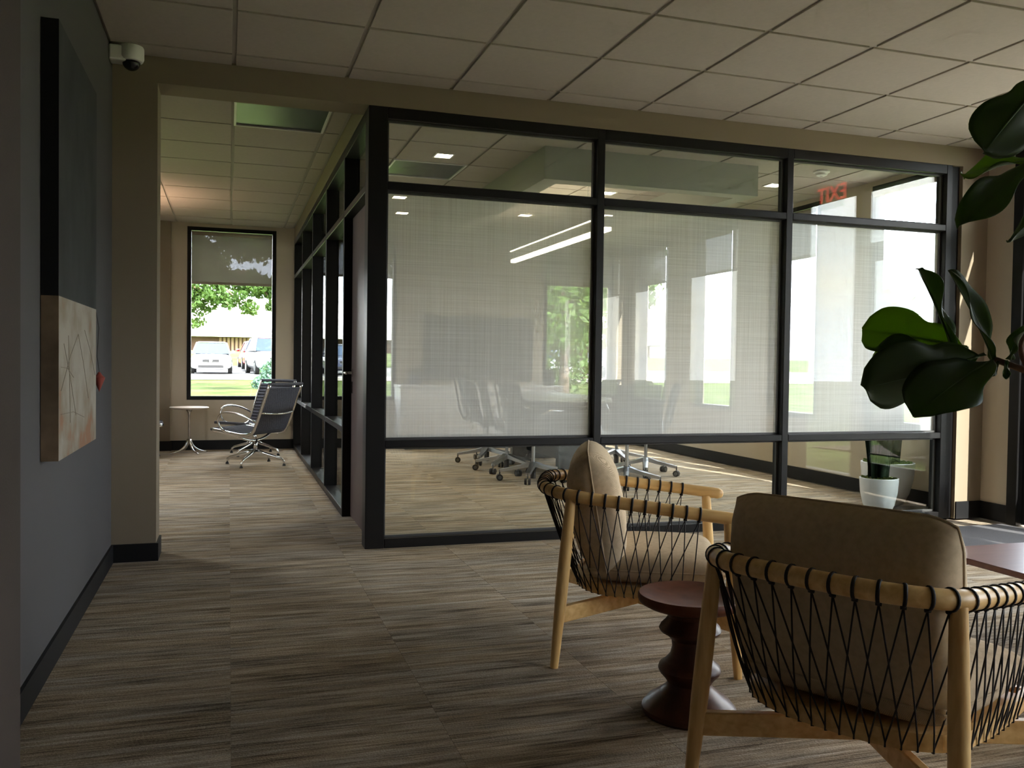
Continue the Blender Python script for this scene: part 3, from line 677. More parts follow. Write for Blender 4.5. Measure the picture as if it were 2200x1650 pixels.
def lounge_chair(loc, rz, label, seed):
    t = thing('lounge_chair', label, 'chair', loc, rz, 'woven cord lounge chairs in the lobby')
    rp = rail_path(); Lr = sum((rp[i + 1] - rp[i]).length for i in range(len(rp) - 1))
    rr = [.0225] * len(rp)
    # rounded ends
    e0 = rp[0] + (rp[0] - rp[1]).normalized() * .016; e1 = rp[-1] + (rp[-1] - rp[-2]).normalized() * .016
    pts = [e0 + (rp[0] - rp[1]).normalized() * .005, e0] + rp + [e1, e1 + (rp[-1] - rp[-2]).normalized() * .005]
    MB().tube(pts, [.010, .017] + rr + [.017, .010], 20, up=(0, 0, 1)).build('arm_rail', 'ash_x', t, True, angle=60)
    for s in (1, -1):
        for (b0, t0) in (((0, .323, 0), (.050, .290, RAILZ(.05) - .012)), ((.646, .346, 0), (.608, .322, RAILZ(.6) - .015))):
            b = Vector((b0[0], s * b0[1], 0)); q = Vector((t0[0], s * t0[1], t0[2]))
            n = 12; P = [b.lerp(q, i / n) for i in range(n + 1)]
            rad = [.0145 + .0075 * min(1, i / 5) - .0035 * max(0, (i - 8) / 4) for i in range(n + 1)]
            MB().tube(P, rad, 18).build('leg', 'ash', t, True, angle=50)
    # crossed stretchers
    for s in (1, -1):
        a = Vector((.016, s * .312, .19)); c = Vector((.632, -s * .337, .19)); d = (c - a).normalized(); nn = Vector((-d.y, d.x, 0)) * .013
        z0, z1 = (-.03, .03) if s == 1 else (-.0295, .0295)
        q = MB(); vs = []
        for p in (a, c):
            for sg in (-1, 1):
                for z in (z0, z1): vs.append(p + nn * sg + Vector((0, 0, z)))
        q.add(vs, [(0, 2, 3, 1), (4, 5, 7, 6), (0, 1, 5, 4), (2, 6, 7, 3), (1, 3, 7, 5), (0, 4, 6, 2)]); q.build('stretcher', 'ash_x', t, bevel=.004)
    for (u, v) in ((.17, 0.19), (.17, -.19), (.47, .19), (.47, -.19)):
        pass
    # seat ring (bent band) and seat panel
    kp = ring_path()
    q = MB(); n = len(kp); vs = []
    for i, p in enumerate(kp):
        tt = (kp[min(i + 1, n - 1)] - kp[max(i - 1, 0)]).normalized(); nn = Vector((tt.y, -tt.x, 0))
        for off, z in ((.009, -.02), (.009, .02), (-.009, .02), (-.009, -.02)): vs.append(p + nn * off * 1 + Vector((0, 0, z)))
    fs = []
    for i in range(n - 1):
        for k in range(4): fs.append((i * 4 + k, i * 4 + (k + 1) % 4, (i + 1) * 4 + (k + 1) % 4, (i + 1) * 4 + k))
    fs += [(0, 1, 2, 3), ((n - 1) * 4 + 3, (n - 1) * 4 + 2, (n - 1) * 4 + 1, (n - 1) * 4)]
    q.add(vs, fs); q.box(.588, .606, -.276, .276, .252, .292); q.build('seat_ring', 'ash_x', t)
    ip = [p + (Vector((.33, 0, p.z)) - p).normalized() * .006 for p in kp[::3]]
    m_ = len(ip); q = MB(); q.add([(p.x, p.y, .268) for p in ip] + [(p.x, p.y, .284) for p in ip], [tuple(range(m_)), tuple(range(2 * m_ - 1, m_ - 1, -1))] + [(i, i + m_, (i + 1) % m_ + m_, (i + 1) % m_) for i in range(m_)]); q.build('seat_panel', 'ash_x', t)
    for s in (1, -1):  # blocks that join the stretchers to the seat
        MB().box(.30, .36, s * .05 - .02, s * .05 + .02, .215, .27).build('mount_block', 'ash_x', t)
    # cords
    N = 34
    ri = arc_resample(rail_path(200)[int(200 * .155 / Lr):200 - int(200 * .155 / Lr)], N)
    kk = arc_resample(ring_path(160)[14:146], (N + 3) * 2 - 1)  # half steps
    RP = rail_path(400)
    for i in range(N):
        c = ri[i]
        j = min(range(400), key=lambda k: (RP[k] - c).length_squared); tt = (RP[min(j + 1, 399)] - RP[max(j - 1, 0)]).normalized()
        a = Vector((0, 0, 1)); bb_ = tt.cross(a).normalized(); a = bb_.cross(tt).normalized()
        q = MB()
        ring = [c + a * (.0245 * math.cos(x)) + bb_ * (.0245 * math.sin(x)) for x in np.linspace(0, 2 * PI, 19)[:-1]]
        q.tube(ring, .0042, 6, closed=True, flat=.45, up=tuple(tt))
        bot = c - a * .0255
        q.tube([bot + tt * .006, bot, bot - tt * .006], .0048, 6)
        for s in (-1, 1):
            kidx = int(round((i + 1.5 + s * 1.5) * 2)); e = kk[max(0, min(len(kk) - 1, kidx))]
            out = (Vector((e.x, e.y, 0)) - Vector((.36, 0, 0))).normalized()
            end = e + out * .0125; end.z = .262
            mid = bot.lerp(end, .72) + out * .012
            under = e + Vector((0, 0, -.0225)) + out * .002
            under.z = .2495
            q.tube(bez(bot, bot.lerp(mid, .6), mid, end, 7) + [end + Vector((0, 0, -.010)) + out * 0, under], .0021, 5)
        q.build('cord', 'cord', t, True)
    # cushions
    def seat(u, v):
        pass
    w, d, h = .55, .50, .115
    def sp(u, v, side):
        s = math.sin(PI / 2 * (2 * u - 1)); r = math.sin(PI / 2 * (2 * v - 1))
        e = (max(0, 1 - abs(s) ** 7) ** .4) * (max(0, 1 - abs(r) ** 7) ** .4)
        taper = 1 - .10 * max(0, -s)
        return (.365 + s * d / 2, r * w / 2 * taper, .345 + side * h / 2 * e + .012 * side * (1 - s * s) * (1 - r * r) * (side > 0))
    q = MB()
    for side in (1, -1): q.grid(lambda u, v: sp(u, v, side), 22, 22)
    so = q.build('seat_cushion', 'taupe', t, True, merge=.0004)
    loop = []
    for k in range(80):
        a = k / 20; u, v = ((a, 0) if a < 1 else (1, a - 1) if a < 2 else (3 - a, 1) if a < 3 else (0, 4 - a)); loop.append(sp(u, v, 0))
    MB().tube(loop, .0035, 6, closed=True).build('welt', 'taupe', so, True)
    b = pillow(.555, .46, .20, seed, 'taupe', t, 'back_pillow'); b.location = (.146, 0, .548); b.rotation_euler = (0, -.17, 0)
    return t
lounge_chair((.492, -1.851, 0), -.408, 'pale ash lounge chair with black cords standing behind the turned stool', 3)
lounge_chair((.506, -3.411, 0), .465, 'pale ash lounge chair with black cords, its back to the viewer in front', 5)

# turned walnut stool
t = thing('turned_stool', 'dark walnut turned stool with dished top between the two lounge chairs', 'stool', (.632, -2.64, 0))
prof = [(.0, 0), (.143, 0), (.148, .008), (.147, .02), (.130, .040), (.095, .065), (.072, .085), (.068, .097), (.078, .112), (.093, .128), (.098, .140), (.094, .152), (.076, .166), (.061, .185), (.055, .21), (.058, .232),
        (.074, .248), (.093, .258), (.097, .266), (.092, .277), (.077, .292), (.070, .305), (.074, .318), (.100, .335), (.135, .345)]
MB().lathe(prof, seg=56).build('turned_body', 'walnut', t, True, angle=35)
MB().lathe([(.142, .340), (.160, .350), (.165, .360), (.165, .372), (.161, .378), (.150, .376), (.12, .366), (.07, .359), (.0, .357)], seg=56).build('dished_top', 'walnut_top', t, True, angle=50)

# coffee table
t = thing('coffee_table', 'low reddish brown coffee table with splayed dark legs by the entry', 'table', (0, 0, 0))
MB().box(1.83, 2.98, -3.35, -2.36, .378, .40).build('table_top', 'mauve_top', t, bevel=.003, bseg=1)
for (x, y, dx, dy) in ((1.86 + .09, -2.74, .12, .12), (2.88, -2.74, .06, .1), (1.95, -3.26, -.06, -.06), (2.88, -3.26, .06, -.06)):
    MB().tube([(x + dx * 0, y, .379), (x + dx, y + dy, 0)], [.021, .012], 14).build('leg', 'dark_leg', t, True, angle=40)

# entry mat
t = tag(MB().box(3.02, 4.44, -1.22, -.285, .0, .009).build('entry_mat', 'mat_grey', None, bevel=.004, bseg=1), 'dark grey walk-off mat on the carpet by the entry', 'mat')

# ------------------------------------------------------------------ potted snake plants in the meeting room corner
def snake_plant(loc, k, label, seed, kz=1.0, lh=1.0):
    rr = random.Random(seed)
    t = thing('potted_plant', label, 'plant', loc, 0, 'white potted snake plants in the meeting room corner')
    p = [(0, 0), (.075, 0), (.10, .012), (.135, .08), (.158, .17), (.166, .26), (.166, .275), (.160, .277), (.156, .255), (.0, .25)]
    MB().lathe([(r * k, z * k * kz) for r, z in p], seg=48).build('pot', 'pot_white', t, True, angle=40)
    def ms(u, v):
        a = 2 * PI * u; r = .152 * k * v; return (r * math.cos(a), r * math.sin(a), k * (.262 * kz + .03 * (1 - v) + .018 * math.sin(9 * a + 7 * v) * v + .016 * math.sin(23 * a) * v))
    MB().grid(ms, 48, 6, True).build('moss', 'moss', t, True)
    for i in range(17):
        a = rr.uniform(0, 6.28); r = rr.uniform(.01, .095) * k; h = rr.uniform(.45, .72) * lh; wd = rr.uniform(.034, .048) * k; ln = rr.uniform(.02, .10) * k; tw = rr.uniform(-1, 1)
        bx, by = r * math.cos(a), r * math.sin(a)
        def lf(u, v, a=a, bx=bx, by=by, h=h, wd=wd, ln=ln, tw=tw):
            s = (v - .5) * 2; w_ = wd * (.75 + .5 * u) * (1 - max(0, (u - .72) / .28) ** 1.6); an = a + 1.2 + tw * u
            off = .014 * k * (s * s)
            return (bx + math.cos(a) * ln * u * u + math.cos(an) * w_ * s - math.sin(an) * off, by + math.sin(a) * ln * u * u + math.sin(an) * w_ * s + math.cos(an) * off, .24 * k * kz + h * u)
        o = MB().grid(lf, 9, 3).build('leaf', 'dark_leaf', t, True)
        md = o.modifiers.new('thickness', 'SOLIDIFY'); md.thickness = .003
    return t
snake_plant((3.875, .295, 0), .83, 'small white pot of snake plant standing right behind the glass', 2, 1.20, .95)
snake_plant((4.27, .66, 0), 1.22, 'larger shaded white pot of snake plant behind the small pot', 9, 1.02, 1.0)

# ------------------------------------------------------------------ meeting room furniture
t = thing('meeting_table', 'long grey meeting table under the linear pendant', 'table', (0, 0, 0))
MB().box(2.08, 3.08, 2.45, 5.0, .715, .742).build('table_top', 'table_grey', t, bevel=.006)
MB().box(2.33, 2.83, 2.95, 3.03, 0, .715).build('slab_leg', 'alu_dark', t); MB().box(2.33, 2.83, 4.42, 4.50, 0, .715).build('slab_leg', 'alu_dark', t)
MB().box(2.50, 2.66, 3.03, 4.42, .10, .66).build('cable_spine', 'alu_dark', t)
def task_chair():
    t = thing('task_chair', 'x', 'chair', (0, 0, 0), 0, 'task chairs around the meeting table')
    for k in range(5):
        a = 2 * PI * k / 5 + .3; c, s = math.cos(a), math.sin(a)
        lg = MB()
        prof = [(.03, .16, .03), (.12, .135, .022), (.24, .112, .018), (.315, .098, .016)]
        vs = []
        for r, z, h in prof:
            wd = .028 - r * .03
            for sg, zz in ((-1, -h), (1, -h), (1, h * .5), (-1, h * .5)): vs.append((r * c - s * wd * sg, r * s + c * wd * sg, z + zz))
        fs = []
        for i in range(3):
            for q in range(4): fs.append((i * 4 + q, i * 4 + (q + 1) % 4, i * 4 + 4 + (q + 1) % 4, i * 4 + 4 + q))
        fs += [(3, 2, 1, 0), (12, 13, 14, 15)]
        lg.add(vs, fs); l = lg.build('base_arm', 'alu', t)
        ca = MB(); px, py = .315 * c, .315 * s
        ca.tube([(px, py, .10), (px, py, .055)], .007, 8)
        l2 = ca.build('caster_stem', 'alu_dark', l)
        for sg in (-1, 1):
            d = Vector((-s, c, 0)); ctr = Vector((px, py, .030)) + d * .017 * sg
            MB().tube([ctr - d * .009, ctr + d * .009], .030, 16).build('caster_wheel', 'black_plastic', l)
            MB().tube([ctr - d * .0102, ctr + d * .0102], .017, 12).build('caster_hub', 'alu_dark', l)
    MB().tube([(0, 0, .02), (0, 0, .12)], .026, 16).build('gas_housing', 'black_plastic', t); MB().tube([(0, 0, .12), (0, 0, .42)], .016, 14).build('gas_lift', 'alu', t)
    MB().box(-.08, .08, -.07, .07, .40, .435).build('tilt_box', 'alu_dark', t, bevel=.01)
    side = [(.24, .445), (.16, .462), (.05, .452), (-.06, .440), (-.15, .452), (-.205, .51), (-.235, .60), (-.255, .70), (-.275, .80), (-.305, .905)]
    P = arc_resample([Vector((x, 0, z)) for x, z in side], 26)
    def shell(u, v):
        i = u * 25; k = int(min(24, i)); p = P[k].lerp(P[k + 1], i - k); y = (v - .5) * 2
        return (p.x + .035 * y * y * (u < .45) * 0 + .03 * y * y * (1 if u > .5 else .0), y * (.235 - .03 * max(0, u - .5)), p.z + (.02 * y * y if u < .45 else 0))
    o = MB().grid(shell, 26, 8).build('mesh_shell', 'mesh_grey', t, True); md = o.modifiers.new('t', 'SOLIDIFY'); md.thickness = .008
    for s in (-1, 1):
        MB().tube([(p.x - .006, s * (.235 - .03 * max(0, i / 25 - .5)), p.z - .004 + (.02 if i < 11 else 0)) for i, p in enumerate(P)], .011, 8).build('spine_frame', 'chair_grey', t, True)
        MB().tube([(-.10, s * .22, .44), (-.13, s * .285, .50), (-.06, s * .295, .63), (.02, s * .29, .665), (.16, s * .28, .66)], [.013, .012, .012, .014, .012], 8).build('arm', 'alu', t, True)
    for q in (.12, .2, .28):
        pass
    MB().tube([(-.307, -.205, .905), (-.283, 0, .91), (-.307, .205, .905)], .013, 8).build('top_bar', 'chair_grey', t, True)
    return t
pc = task_chair()
spots = [(1.95, 2.62, .15, 'on the hall side, nearest the partition'), (1.92, 3.35, -.1, 'on the hall side, second from the partition'), (1.93, 4.1, .1, 'on the hall side, third from the partition'),
         (2.66, 2.10, 1.45, 'at the near end of the table'), (3.20, 2.80, 2.7, 'on the window side, nearest the partition'), (3.25, 3.6, 3.1, 'on the window side, second from the partition'), (3.25, 4.35, 3.2, 'on the window side, third from the partition')]
for i, (x, y, a, s) in enumerate(spots):
    o = pc if i == 0 else copy_tree(pc); o.location = (x, y, 0); o.rotation_euler = (0, 0, a); o['label'] = 'grey task chair with star base ' + s

t = thing('wall_screen', 'large dark flat screen on the far wall above the credenza', 'screen', (0, YF, 0))
MB().box(1.63, 3.10, -.055, -.01, .865, 1.69).build('bezel', 'black_plastic', t, bevel=.004, bseg=1); MB().box(1.645, 3.085, -.058, -.05, .88, 1.675).build('display', 'screen_black', t)
MB().box(2.2, 2.5, -.012, 0, 1.1, 1.5).build('wall_mount', 'black_plastic', t)
t = thing('credenza', 'long white credenza under the wall screen', 'cabinet', (0, YF, 0))
MB().box(1.25, 3.38, -.46, -.015, .18, .77).build('body', 'white_laminate', t, bevel=.003, bseg=1)
MB().box(1.24, 3.39, -.48, -.012, .77, .80).build('top', 'white_laminate', t, bevel=.003, bseg=1)
for i in range(4): MB().box(1.26 + i * .53, 1.26 + i * .53 + .52, -.475, -.461, .19, .76).build('cabinet_door', 'white_laminate', t, bevel=.002, bseg=1)
MB().box(1.32, 3.31, -.40, -.05, .0, .18).build('plinth', 'alu_dark', t)
def small_plant(x, lab, seed):
    rr = random.Random(seed)
    t = thing('tabletop_planter', lab, 'plant', (x, YF - .23, .80), 0, 'small planters on the credenza')
    MB().lathe([(0, 0), (.07, 0), (.075, .01), (.085, .11), (.085, .118), (.078, .118), (.076, .1), (0, .1)], seg=24).build('planter', 'chair_grey', t, True, angle=40)
    q = MB()
    for i in range(110):
        a = rr.uniform(0, 6.28); r = rr.uniform(0, .07); h = rr.uniform(.05, .13); ln = rr.uniform(.0, .05)
        b = Vector((r * math.cos(a), r * math.sin(a), .1)); e = b + Vector((math.cos(a) * ln, math.sin(a) * ln, h)); sd = Vector((-math.sin(a), math.cos(a), 0)) * .012
        q.add([b, b.lerp(e, .6) + sd, e, b.lerp(e, .6) - sd], [(0, 1, 2, 3)])
    o = q.build('foliage', 'dark_leaf', t); o['kind'] = 'stuff'
small_plant(1.48, 'small dark planter with tufted plant beside the corner window end of the credenza', 1)
small_plant(3.27, 'small dark planter with tufted plant beside the tall far window', 4)

# ------------------------------------------------------------------ hall furniture
def ribbed_chair(loc, rz, label):
    t = thing('swivel_lounge_chair', label, 'chair', loc, rz, 'ribbed swivel lounge chairs in the hall')
    # side profile (x forward, z up)
    pr = bez((.34, 0, .375), (.12, 0, .36), (-.08, 0, .29), (-.17, 0, .36), 10) + bez((-.17, 0, .36), (-.23, 0, .46), (-.28, 0, .64), (-.37, 0, .845), 12)[1:]
    P = arc_resample(pr, 28)
    W = .27
    for s in (-1, 1):
        MB().tube([(p.x, s * W, p.z - .004) for p in P], [.013] * 28, 8, up=(0, 1, 0), flat=1.4).build('side_frame', 'chrome', t, True)
        MB().tube(bez((.10, s * (W + .005), .345), (.24, s * (W + .06), .36), (.26, s * (W + .06), .545), (.12, s * (W + .055), .555), 10) + bez((.12, s * (W + .055), .555), (-.02, s * (W + .05), .56), (-.12, s * (W + .03), .52), (-.215, s * (W + .008), .46), 8)[1:], .010, 8).build('armrest', 'chrome', t, True)
    for i in range(26):
        a, b = P[i + 0], P[i + 1]; 
        if i == 0: pass
        d = (b - a).normalized(); nn = Vector((-d.z, 0, d.x)) * -1
        if nn.z < 0 and i < 10: nn = -nn
        nn = Vector((d.z, 0, -d.x)); 
        if i < 12 and nn.z < 0: nn = -nn
        if i >= 12 and nn.x < 0: nn = -nn
        prof = []
        L = (b - a).length
        for k in range(7):
            an = PI * k / 6; prof.append(a.lerp(b, .5) - d * (math.cos(an) * L * .5) + nn * (.013 * math.sin(an)))
        bk = [a.lerp(b, .5) + d * (L * .5) - nn * .008, a.lerp(b, .5) - d * (L * .5) - nn * .008]
        loop = prof + bk; n = len(loop); w = W - .012
        MB().add([(p.x, -w, p.z) for p in loop] + [(p.x, w, p.z) for p in loop], [tuple(range(n)), tuple(range(2 * n - 1, n - 1, -1))] + [(k, (k + 1) % n, (k + 1) % n + n, k + n) for k in range(n)]).build('rib', 'rib_grey', t, True, angle=50)
    top = P[-1]; fr = P[0]
    MB().tube([(top.x, -W - .01, top.z), (top.x, W + .01, top.z)], .017, 10).build('head_roll', 'rib_grey', t, True, angle=50)
    MB().tube([(fr.x, -W, fr.z), (fr.x, W, fr.z)], .015, 10).build('front_roll', 'rib_grey', t, True, angle=50)
    mid = P[19]
    MB().tube(bez((mid.x - .01, -W, mid.z), (mid.x - .07, -.1, mid.z - .02), (mid.x - .07, .1, mid.z - .02), (mid.x - .01, W, mid.z), 10), .010, 8).build('back_spreader', 'chrome', t, True)
    MB().tube(bez((.02, -W, .318), (0, -.12, .235), (0, .12, .235), (.02, W, .318), 12), .012, 8, flat=1.6).build('seat_spreader', 'chrome', t, True)
    MB().tube([(0, 0, .14), (0, 0, .26)], .020, 14).build('post', 'chrome', t, True)
    for k in range(4):
        a = PI / 2 * k + .2; c, s = math.cos(a), math.sin(a)
        MB().tube([(.015 * c, .015 * s, .15), (.10 * c, .10 * s, .122), (.28 * c, .28 * s, .075), (.31 * c, .31 * s, .055), (.315 * c, .315 * s, .022)], [.020, .016, .012, .012, .010], 8).build('base_arm', 'chrome', t, True)
        MB().lathe([(0, 0), (.017, 0), (.017, .012), (.010, .022), (0, .022)], (.315 * c, .315 * s, 0), 12).build('glide', 'black_plastic', t)
    return t
ribbed_chair((-.49, 4.36, 0), math.radians(141), 'dark ribbed swivel lounge chair turned away, beside the hall partition')
ribbed_chair((-.47, 5.42, 0), math.radians(222), 'dark ribbed swivel lounge chair under the hall window, behind another')
ribbed_chair((-1.80, 5.30, 0), math.radians(5), 'dark ribbed swivel lounge chair mostly hidden behind the wall stub')
t = thing('side_table', 'small round pale side table on a chromed splayed base in the hall', 'table', (-1.19, 5.66, 0))
plain('table_pale', (.62, .52, .44), .35)
MB().lathe([(0, .508), (.19, .512), (.212, .522), (.216, .530), (.212, .534), (0, .534)], seg=40).build('table_top', 'table_pale', t, True, angle=30)
MB().lathe([(.012, .10), (.012, .44), (.018, .47), (.04, .50), (.06, .51)], seg=16).build('stem', 'chrome', t, True)
for k in range(4):
    a = PI / 2 * k + .5; c, s = math.cos(a), math.sin(a)
    MB().tube(bez((.012 * c, .012 * s, .16), (.04 * c, .04 * s, .05), (.12 * c, .12 * s, .025), (.225 * c, .225 * s, .008), 8), [.016, .014, .013, .012, .012, .011, .010, .009, .007], 8).build('base_arm', 'chrome', t, True)

# ------------------------------------------------------------------ fiddle-leaf fig
t = thing('fiddle_leaf_fig', 'tall fiddle-leaf fig whose branches reach in from beside the front chair', 'plant', (1.30, -4.25, 0))
O = Vector((1.30, -4.25, 0))
def L3(*p): return Vector(p) - O
MB().lathe([(0, 0), (.13, 0), (.15, .02), (.19, .32), (.195, .34), (.18, .34), (.175, .31), (0, .30)], seg=40).build('pot', 'pot_white', t, True, angle=40)
MB().lathe([(.176, .312), (.1, .322), (0, .318)], seg=30).build('soil', 'mulch', t, True)
MB().tube([(0, 0, .28), (.02, .01, .6), (-.01, .03, .95), (.0, .02, 1.35), (-.05, .05, 1.8)], [.022, .02, .018, .016, .011], 10).build('trunk', 'bark', t, True)
N_, Mn = L3(.657, -3.741, 1.116), L3(.662, -3.817, 1.483)
MB().tube(bez((-.01, .03, .85), (-.2, .12, .95), (-.45, .38, 1.02), N_, 12), [.012 - .0005 * i for i in range(13)], 8).build('branch', 'twig', t, True)
MB().tube(bez((-.01, .02, 1.3), (-.25, .15, 1.35), (-.45, .3, 1.45), Mn, 12), [.011 - .0005 * i for i in range(13)], 8).build('branch', 'twig', t, True)
MB().tube(bez(N_ + Vector((.05, -.03, -.012)), N_ + Vector((.03, -.02, .03)), N_ + Vector((.02, -.035, .06)), N_ + Vector((.03, -.10, .045)), 8), [.006 - .0003 * i for i in range(9)], 7).build('branch', 'twig', t, True)
CAMP = Vector((-.7555, -5.0715, 1.0962))
def fig_leaf(b, e, w, face, mat='fig_leaf', curl=.12, fold=.25, sag=.0, wav=.010):
    """leaf from base b to tip e; face = rough normal"""
    b = Vector(b); e = Vector(e); ax = e - b; Ln = ax.length; ax.normalize()
    nrm = Vector(face); nrm = (nrm - ax * nrm.dot(ax)).normalized(); sd = ax.cross(nrm).normalized()
    ph = random.uniform(0, 6)
    def wd(u):
        # violin outline: petiole, narrow waist, broad rounded tip
        if u < .08: return .02 + .0 * u
        x = (u - .08) / .92
        base = math.sin(PI * min(1, x * .98 + .02)) ** .55
        return max(.02, base * (.52 + .62 * x - .20 * math.exp(-((x - .36) / .14) ** 2)) * (1.05 if x < .9 else 1))
    def fn(u, v):
        s = (v - .5) * 2; W = wd(u) * w / 2
        p = b + ax * (Ln * u) + sd * (W * s)
        p += nrm * (-fold * W * abs(s) ** 1.3 * -1 - curl * Ln * (u * u) + curl * Ln * u * .6 + wav * math.sin(9 * u + ph + 2 * s) * abs(s) ** 2)
        p.z -= sag * u * u
        return p
    o = MB().grid(fn, 22, 10).build('leaf', mat, t, True)
    md = o.modifiers.new('t', 'SOLIDIFY'); md.thickness = .0012
    MB().tube([fn(u, .5) + nrm * -.0008 for u in np.linspace(0, .96, 10)], [.0032 - .0026 * u for u in np.linspace(0, 1, 10)], 6).build('midrib', 'fig_vein', o, True)
    return o
leafmat('fig_vein', (.05, .10, .02), (.07, .13, .03), .1)
tc_ = (CAMP - Vector((.6, -3.7, 1.1))).normalized()
dn = Vector((0, 0, -1)); upv = Vector((0, 0, 1)); rt = Vector((.951, -.307, 0))
fig_leaf(N_, L3(.439, -3.778, 1.021), .150, tc_ * .8 + upv * .6 , curl=.18)
fig_leaf(N_ + Vector((-.015, .01, .01)), L3(.409, -3.683, 1.053), .165, -tc_ * .9 + upv * .5, curl=-.10)
fig_leaf(L3(.642, -3.693, 1.138), L3(.549, -3.494, 1.182), .135, tc_ + upv * .5 , 'fig_leaf_backlit', curl=.1)
fig_leaf(N_ + Vector((-.03, .03, .0)), L3(.526, -3.541, 1.100), .13, tc_ + upv * .2, 'fig_leaf_backlit')
fig_leaf(L3(.615, -3.684, 1.130), L3(.634, -3.57, 1.309), .058, tc_ * .5 + rt, curl=.08, fold=.7)
fig_leaf(N_, L3(.547, -3.743, 1.285), .062, tc_ * .6 + rt * .8, curl=.08, fold=.6)
fig_leaf(N_ + Vector((.0, -.01, -.004)), N_ + Vector((-.012, -.006, -.035)), .014, tc_, fold=.4)
fig_leaf(N_ + Vector((.01, -.02, -.002)), N_ + Vector((.008, -.022, -.038)), .014, tc_, fold=.4)
fig_leaf(N_ + Vector((.012, -.025, -.0)), L3(.640, -3.835, 1.195), .035, -rt + upv * .3, curl=.3, fold=.5)
fig_leaf(L3(.672, -3.837, 1.645), L3(.55, -3.801, 1.490), .125, -tc_ + upv * .5, curl=.15)
fig_leaf(Mn, L3(.612, -3.695, 1.486), .115, tc_ * .7 + upv, 'fig_leaf_backlit', curl=.2)
fig_leaf(Mn + Vector((-.01, -.01, 0)), L3(.475, -3.833, 1.354), .075, tc_ + upv * .3, curl=.08, fold=.4)
fig_leaf(L3(.693, -3.72, 1.561), L3(.672, -3.68, 1.608), .030, tc_ + rt, 'fig_leaf_backlit', fold=.4)
fig_leaf(L3(.605, -3.874, 1.421), L3(.521, -3.902, 1.316), .06, rt + tc_ * .4, curl=.1)
for i in range(9):
    a = random.uniform(-1.9, 1.2); z = random.uniform(1.2, 1.8); L = random.uniform(.2, .28)
    b_ = Vector((0, .03, z)); fig_leaf(b_, b_ + Vector((math.cos(a) * L, math.sin(a) * L, random.uniform(-.08, .12))), .15, upv, curl=.2)

# ------------------------------------------------------------------ outside
gp = [(-60, -.16), (0, -.16), (23, -.06), (32, .17), (37, .38), (43, .42), (50, .9), (60, 1.5), (115, 2.15), (260, 2.6)]
def gz(y): return float(np.interp(y, [p[0] for p in gp], [p[1] for p in gp]))
def strip(mb, x0, x1, y0, y1, dz):
    ys = [y0] + [p[0] for p in gp if y0 < p[0] < y1] + [y1]
    vs = []; fs = []
    for y in ys: vs += [(x0, y, gz(y) + dz), (x1, y, gz(y) + dz)]
    for i in range(len(ys) - 1): fs.append((2 * i, 2 * i + 1, 2 * i + 3, 2 * i + 2))
    return mb.add(vs, fs)
struct('ground', 'sunny lawn rising gently around the building', strip(strip(strip(MB(), -200, XH - .5, -60, 260, -.02), XW + .12, 260, -60, 260, -.02), XH - .5, XW + .12, YF + .26, 260, -.02), 'lawn')
struct('pavement', 'pale asphalt parking lot beyond the lawn', strip(MB(), -120, 60, 34, 47, 0), 'asphalt')
struct('kerb', 'pale concrete kerb between lawn and parking', MB().add(*(lambda z0, z1: ([(-120, 33.2, z0), (60, 33.2, z0), (60, 34, z1), (-120, 34, z1), (-120, 33.2, z0 + .12), (60, 33.2, z0 + .12), (60, 34, z1 + .12), (-120, 34, z1 + .12)], [(0, 1, 5, 4), (4, 5, 6, 7), (2, 3, 7, 6)]))(gz(33.2), gz(34))), 'concrete')
struct('path', 'concrete walk outside the entry', MB().box(XW + .22, 7.4, -2.6, .6, -.2, -.09), 'concrete')
t = tag(MB().grid(lambda u, v: (8.0 + 3.0 * u + .3 * math.sin(5 * v), -6.5 + 7 * v, -.16 + .08 * math.sin(PI * u) * math.sin(PI * v)), 14, 18).build('mulch_bed', 'mulch', None, True), 'brown mulch bed beyond the entry walk', 'mulch bed', kind='stuff')
def rock(loc, sc, lab, seed):
    r = np.random.default_rng(seed); bm = bmesh.new(); bmesh.ops.create_icosphere(bm, subdivisions=3, radius=1)
    k = r.normal(size=(9, 3)); ph = r.uniform(0, 6, 9)
    for v in bm.verts:
        d = v.co.normalized(); f = 1 + .10 * sum(math.sin(2.3 * (d @ Vector(k[i])) + ph[i]) for i in range(9)) / 2
        v.co = Vector((d.x * sc[0], d.y * sc[1], d.z * sc[2])) * f
    me = bpy.data.meshes.new('boulder'); bm.to_mesh(me); bm.free(); o = link('boulder', me, 'rock', None, loc); tag(o, lab, 'rock', 'landscape boulders'); return o
rock((8.3, -4.6, .27), (.55, .45, .38), 'large greyish brown boulder in the mulch bed', 1)
rock((9.2, -1.4, .20), (.4, .35, .25), 'smaller boulder at the end of the mulch bed', 3)
# entry canopy
t = thing('entry_canopy', 'beige beam on square posts outside the entry', 'canopy', (0, 0, 0))
MB().box(7.4, 7.7, -3.45, .5, 2.35, 2.78).build('fascia_beam', 'ext_beige', t)
for (x, y) in ((7.55, .35), (7.55, -3.2)): MB().box(x - .13, x + .13, y - .13, y + .13, -.14, 2.35).build('post', 'ext_beige', t)

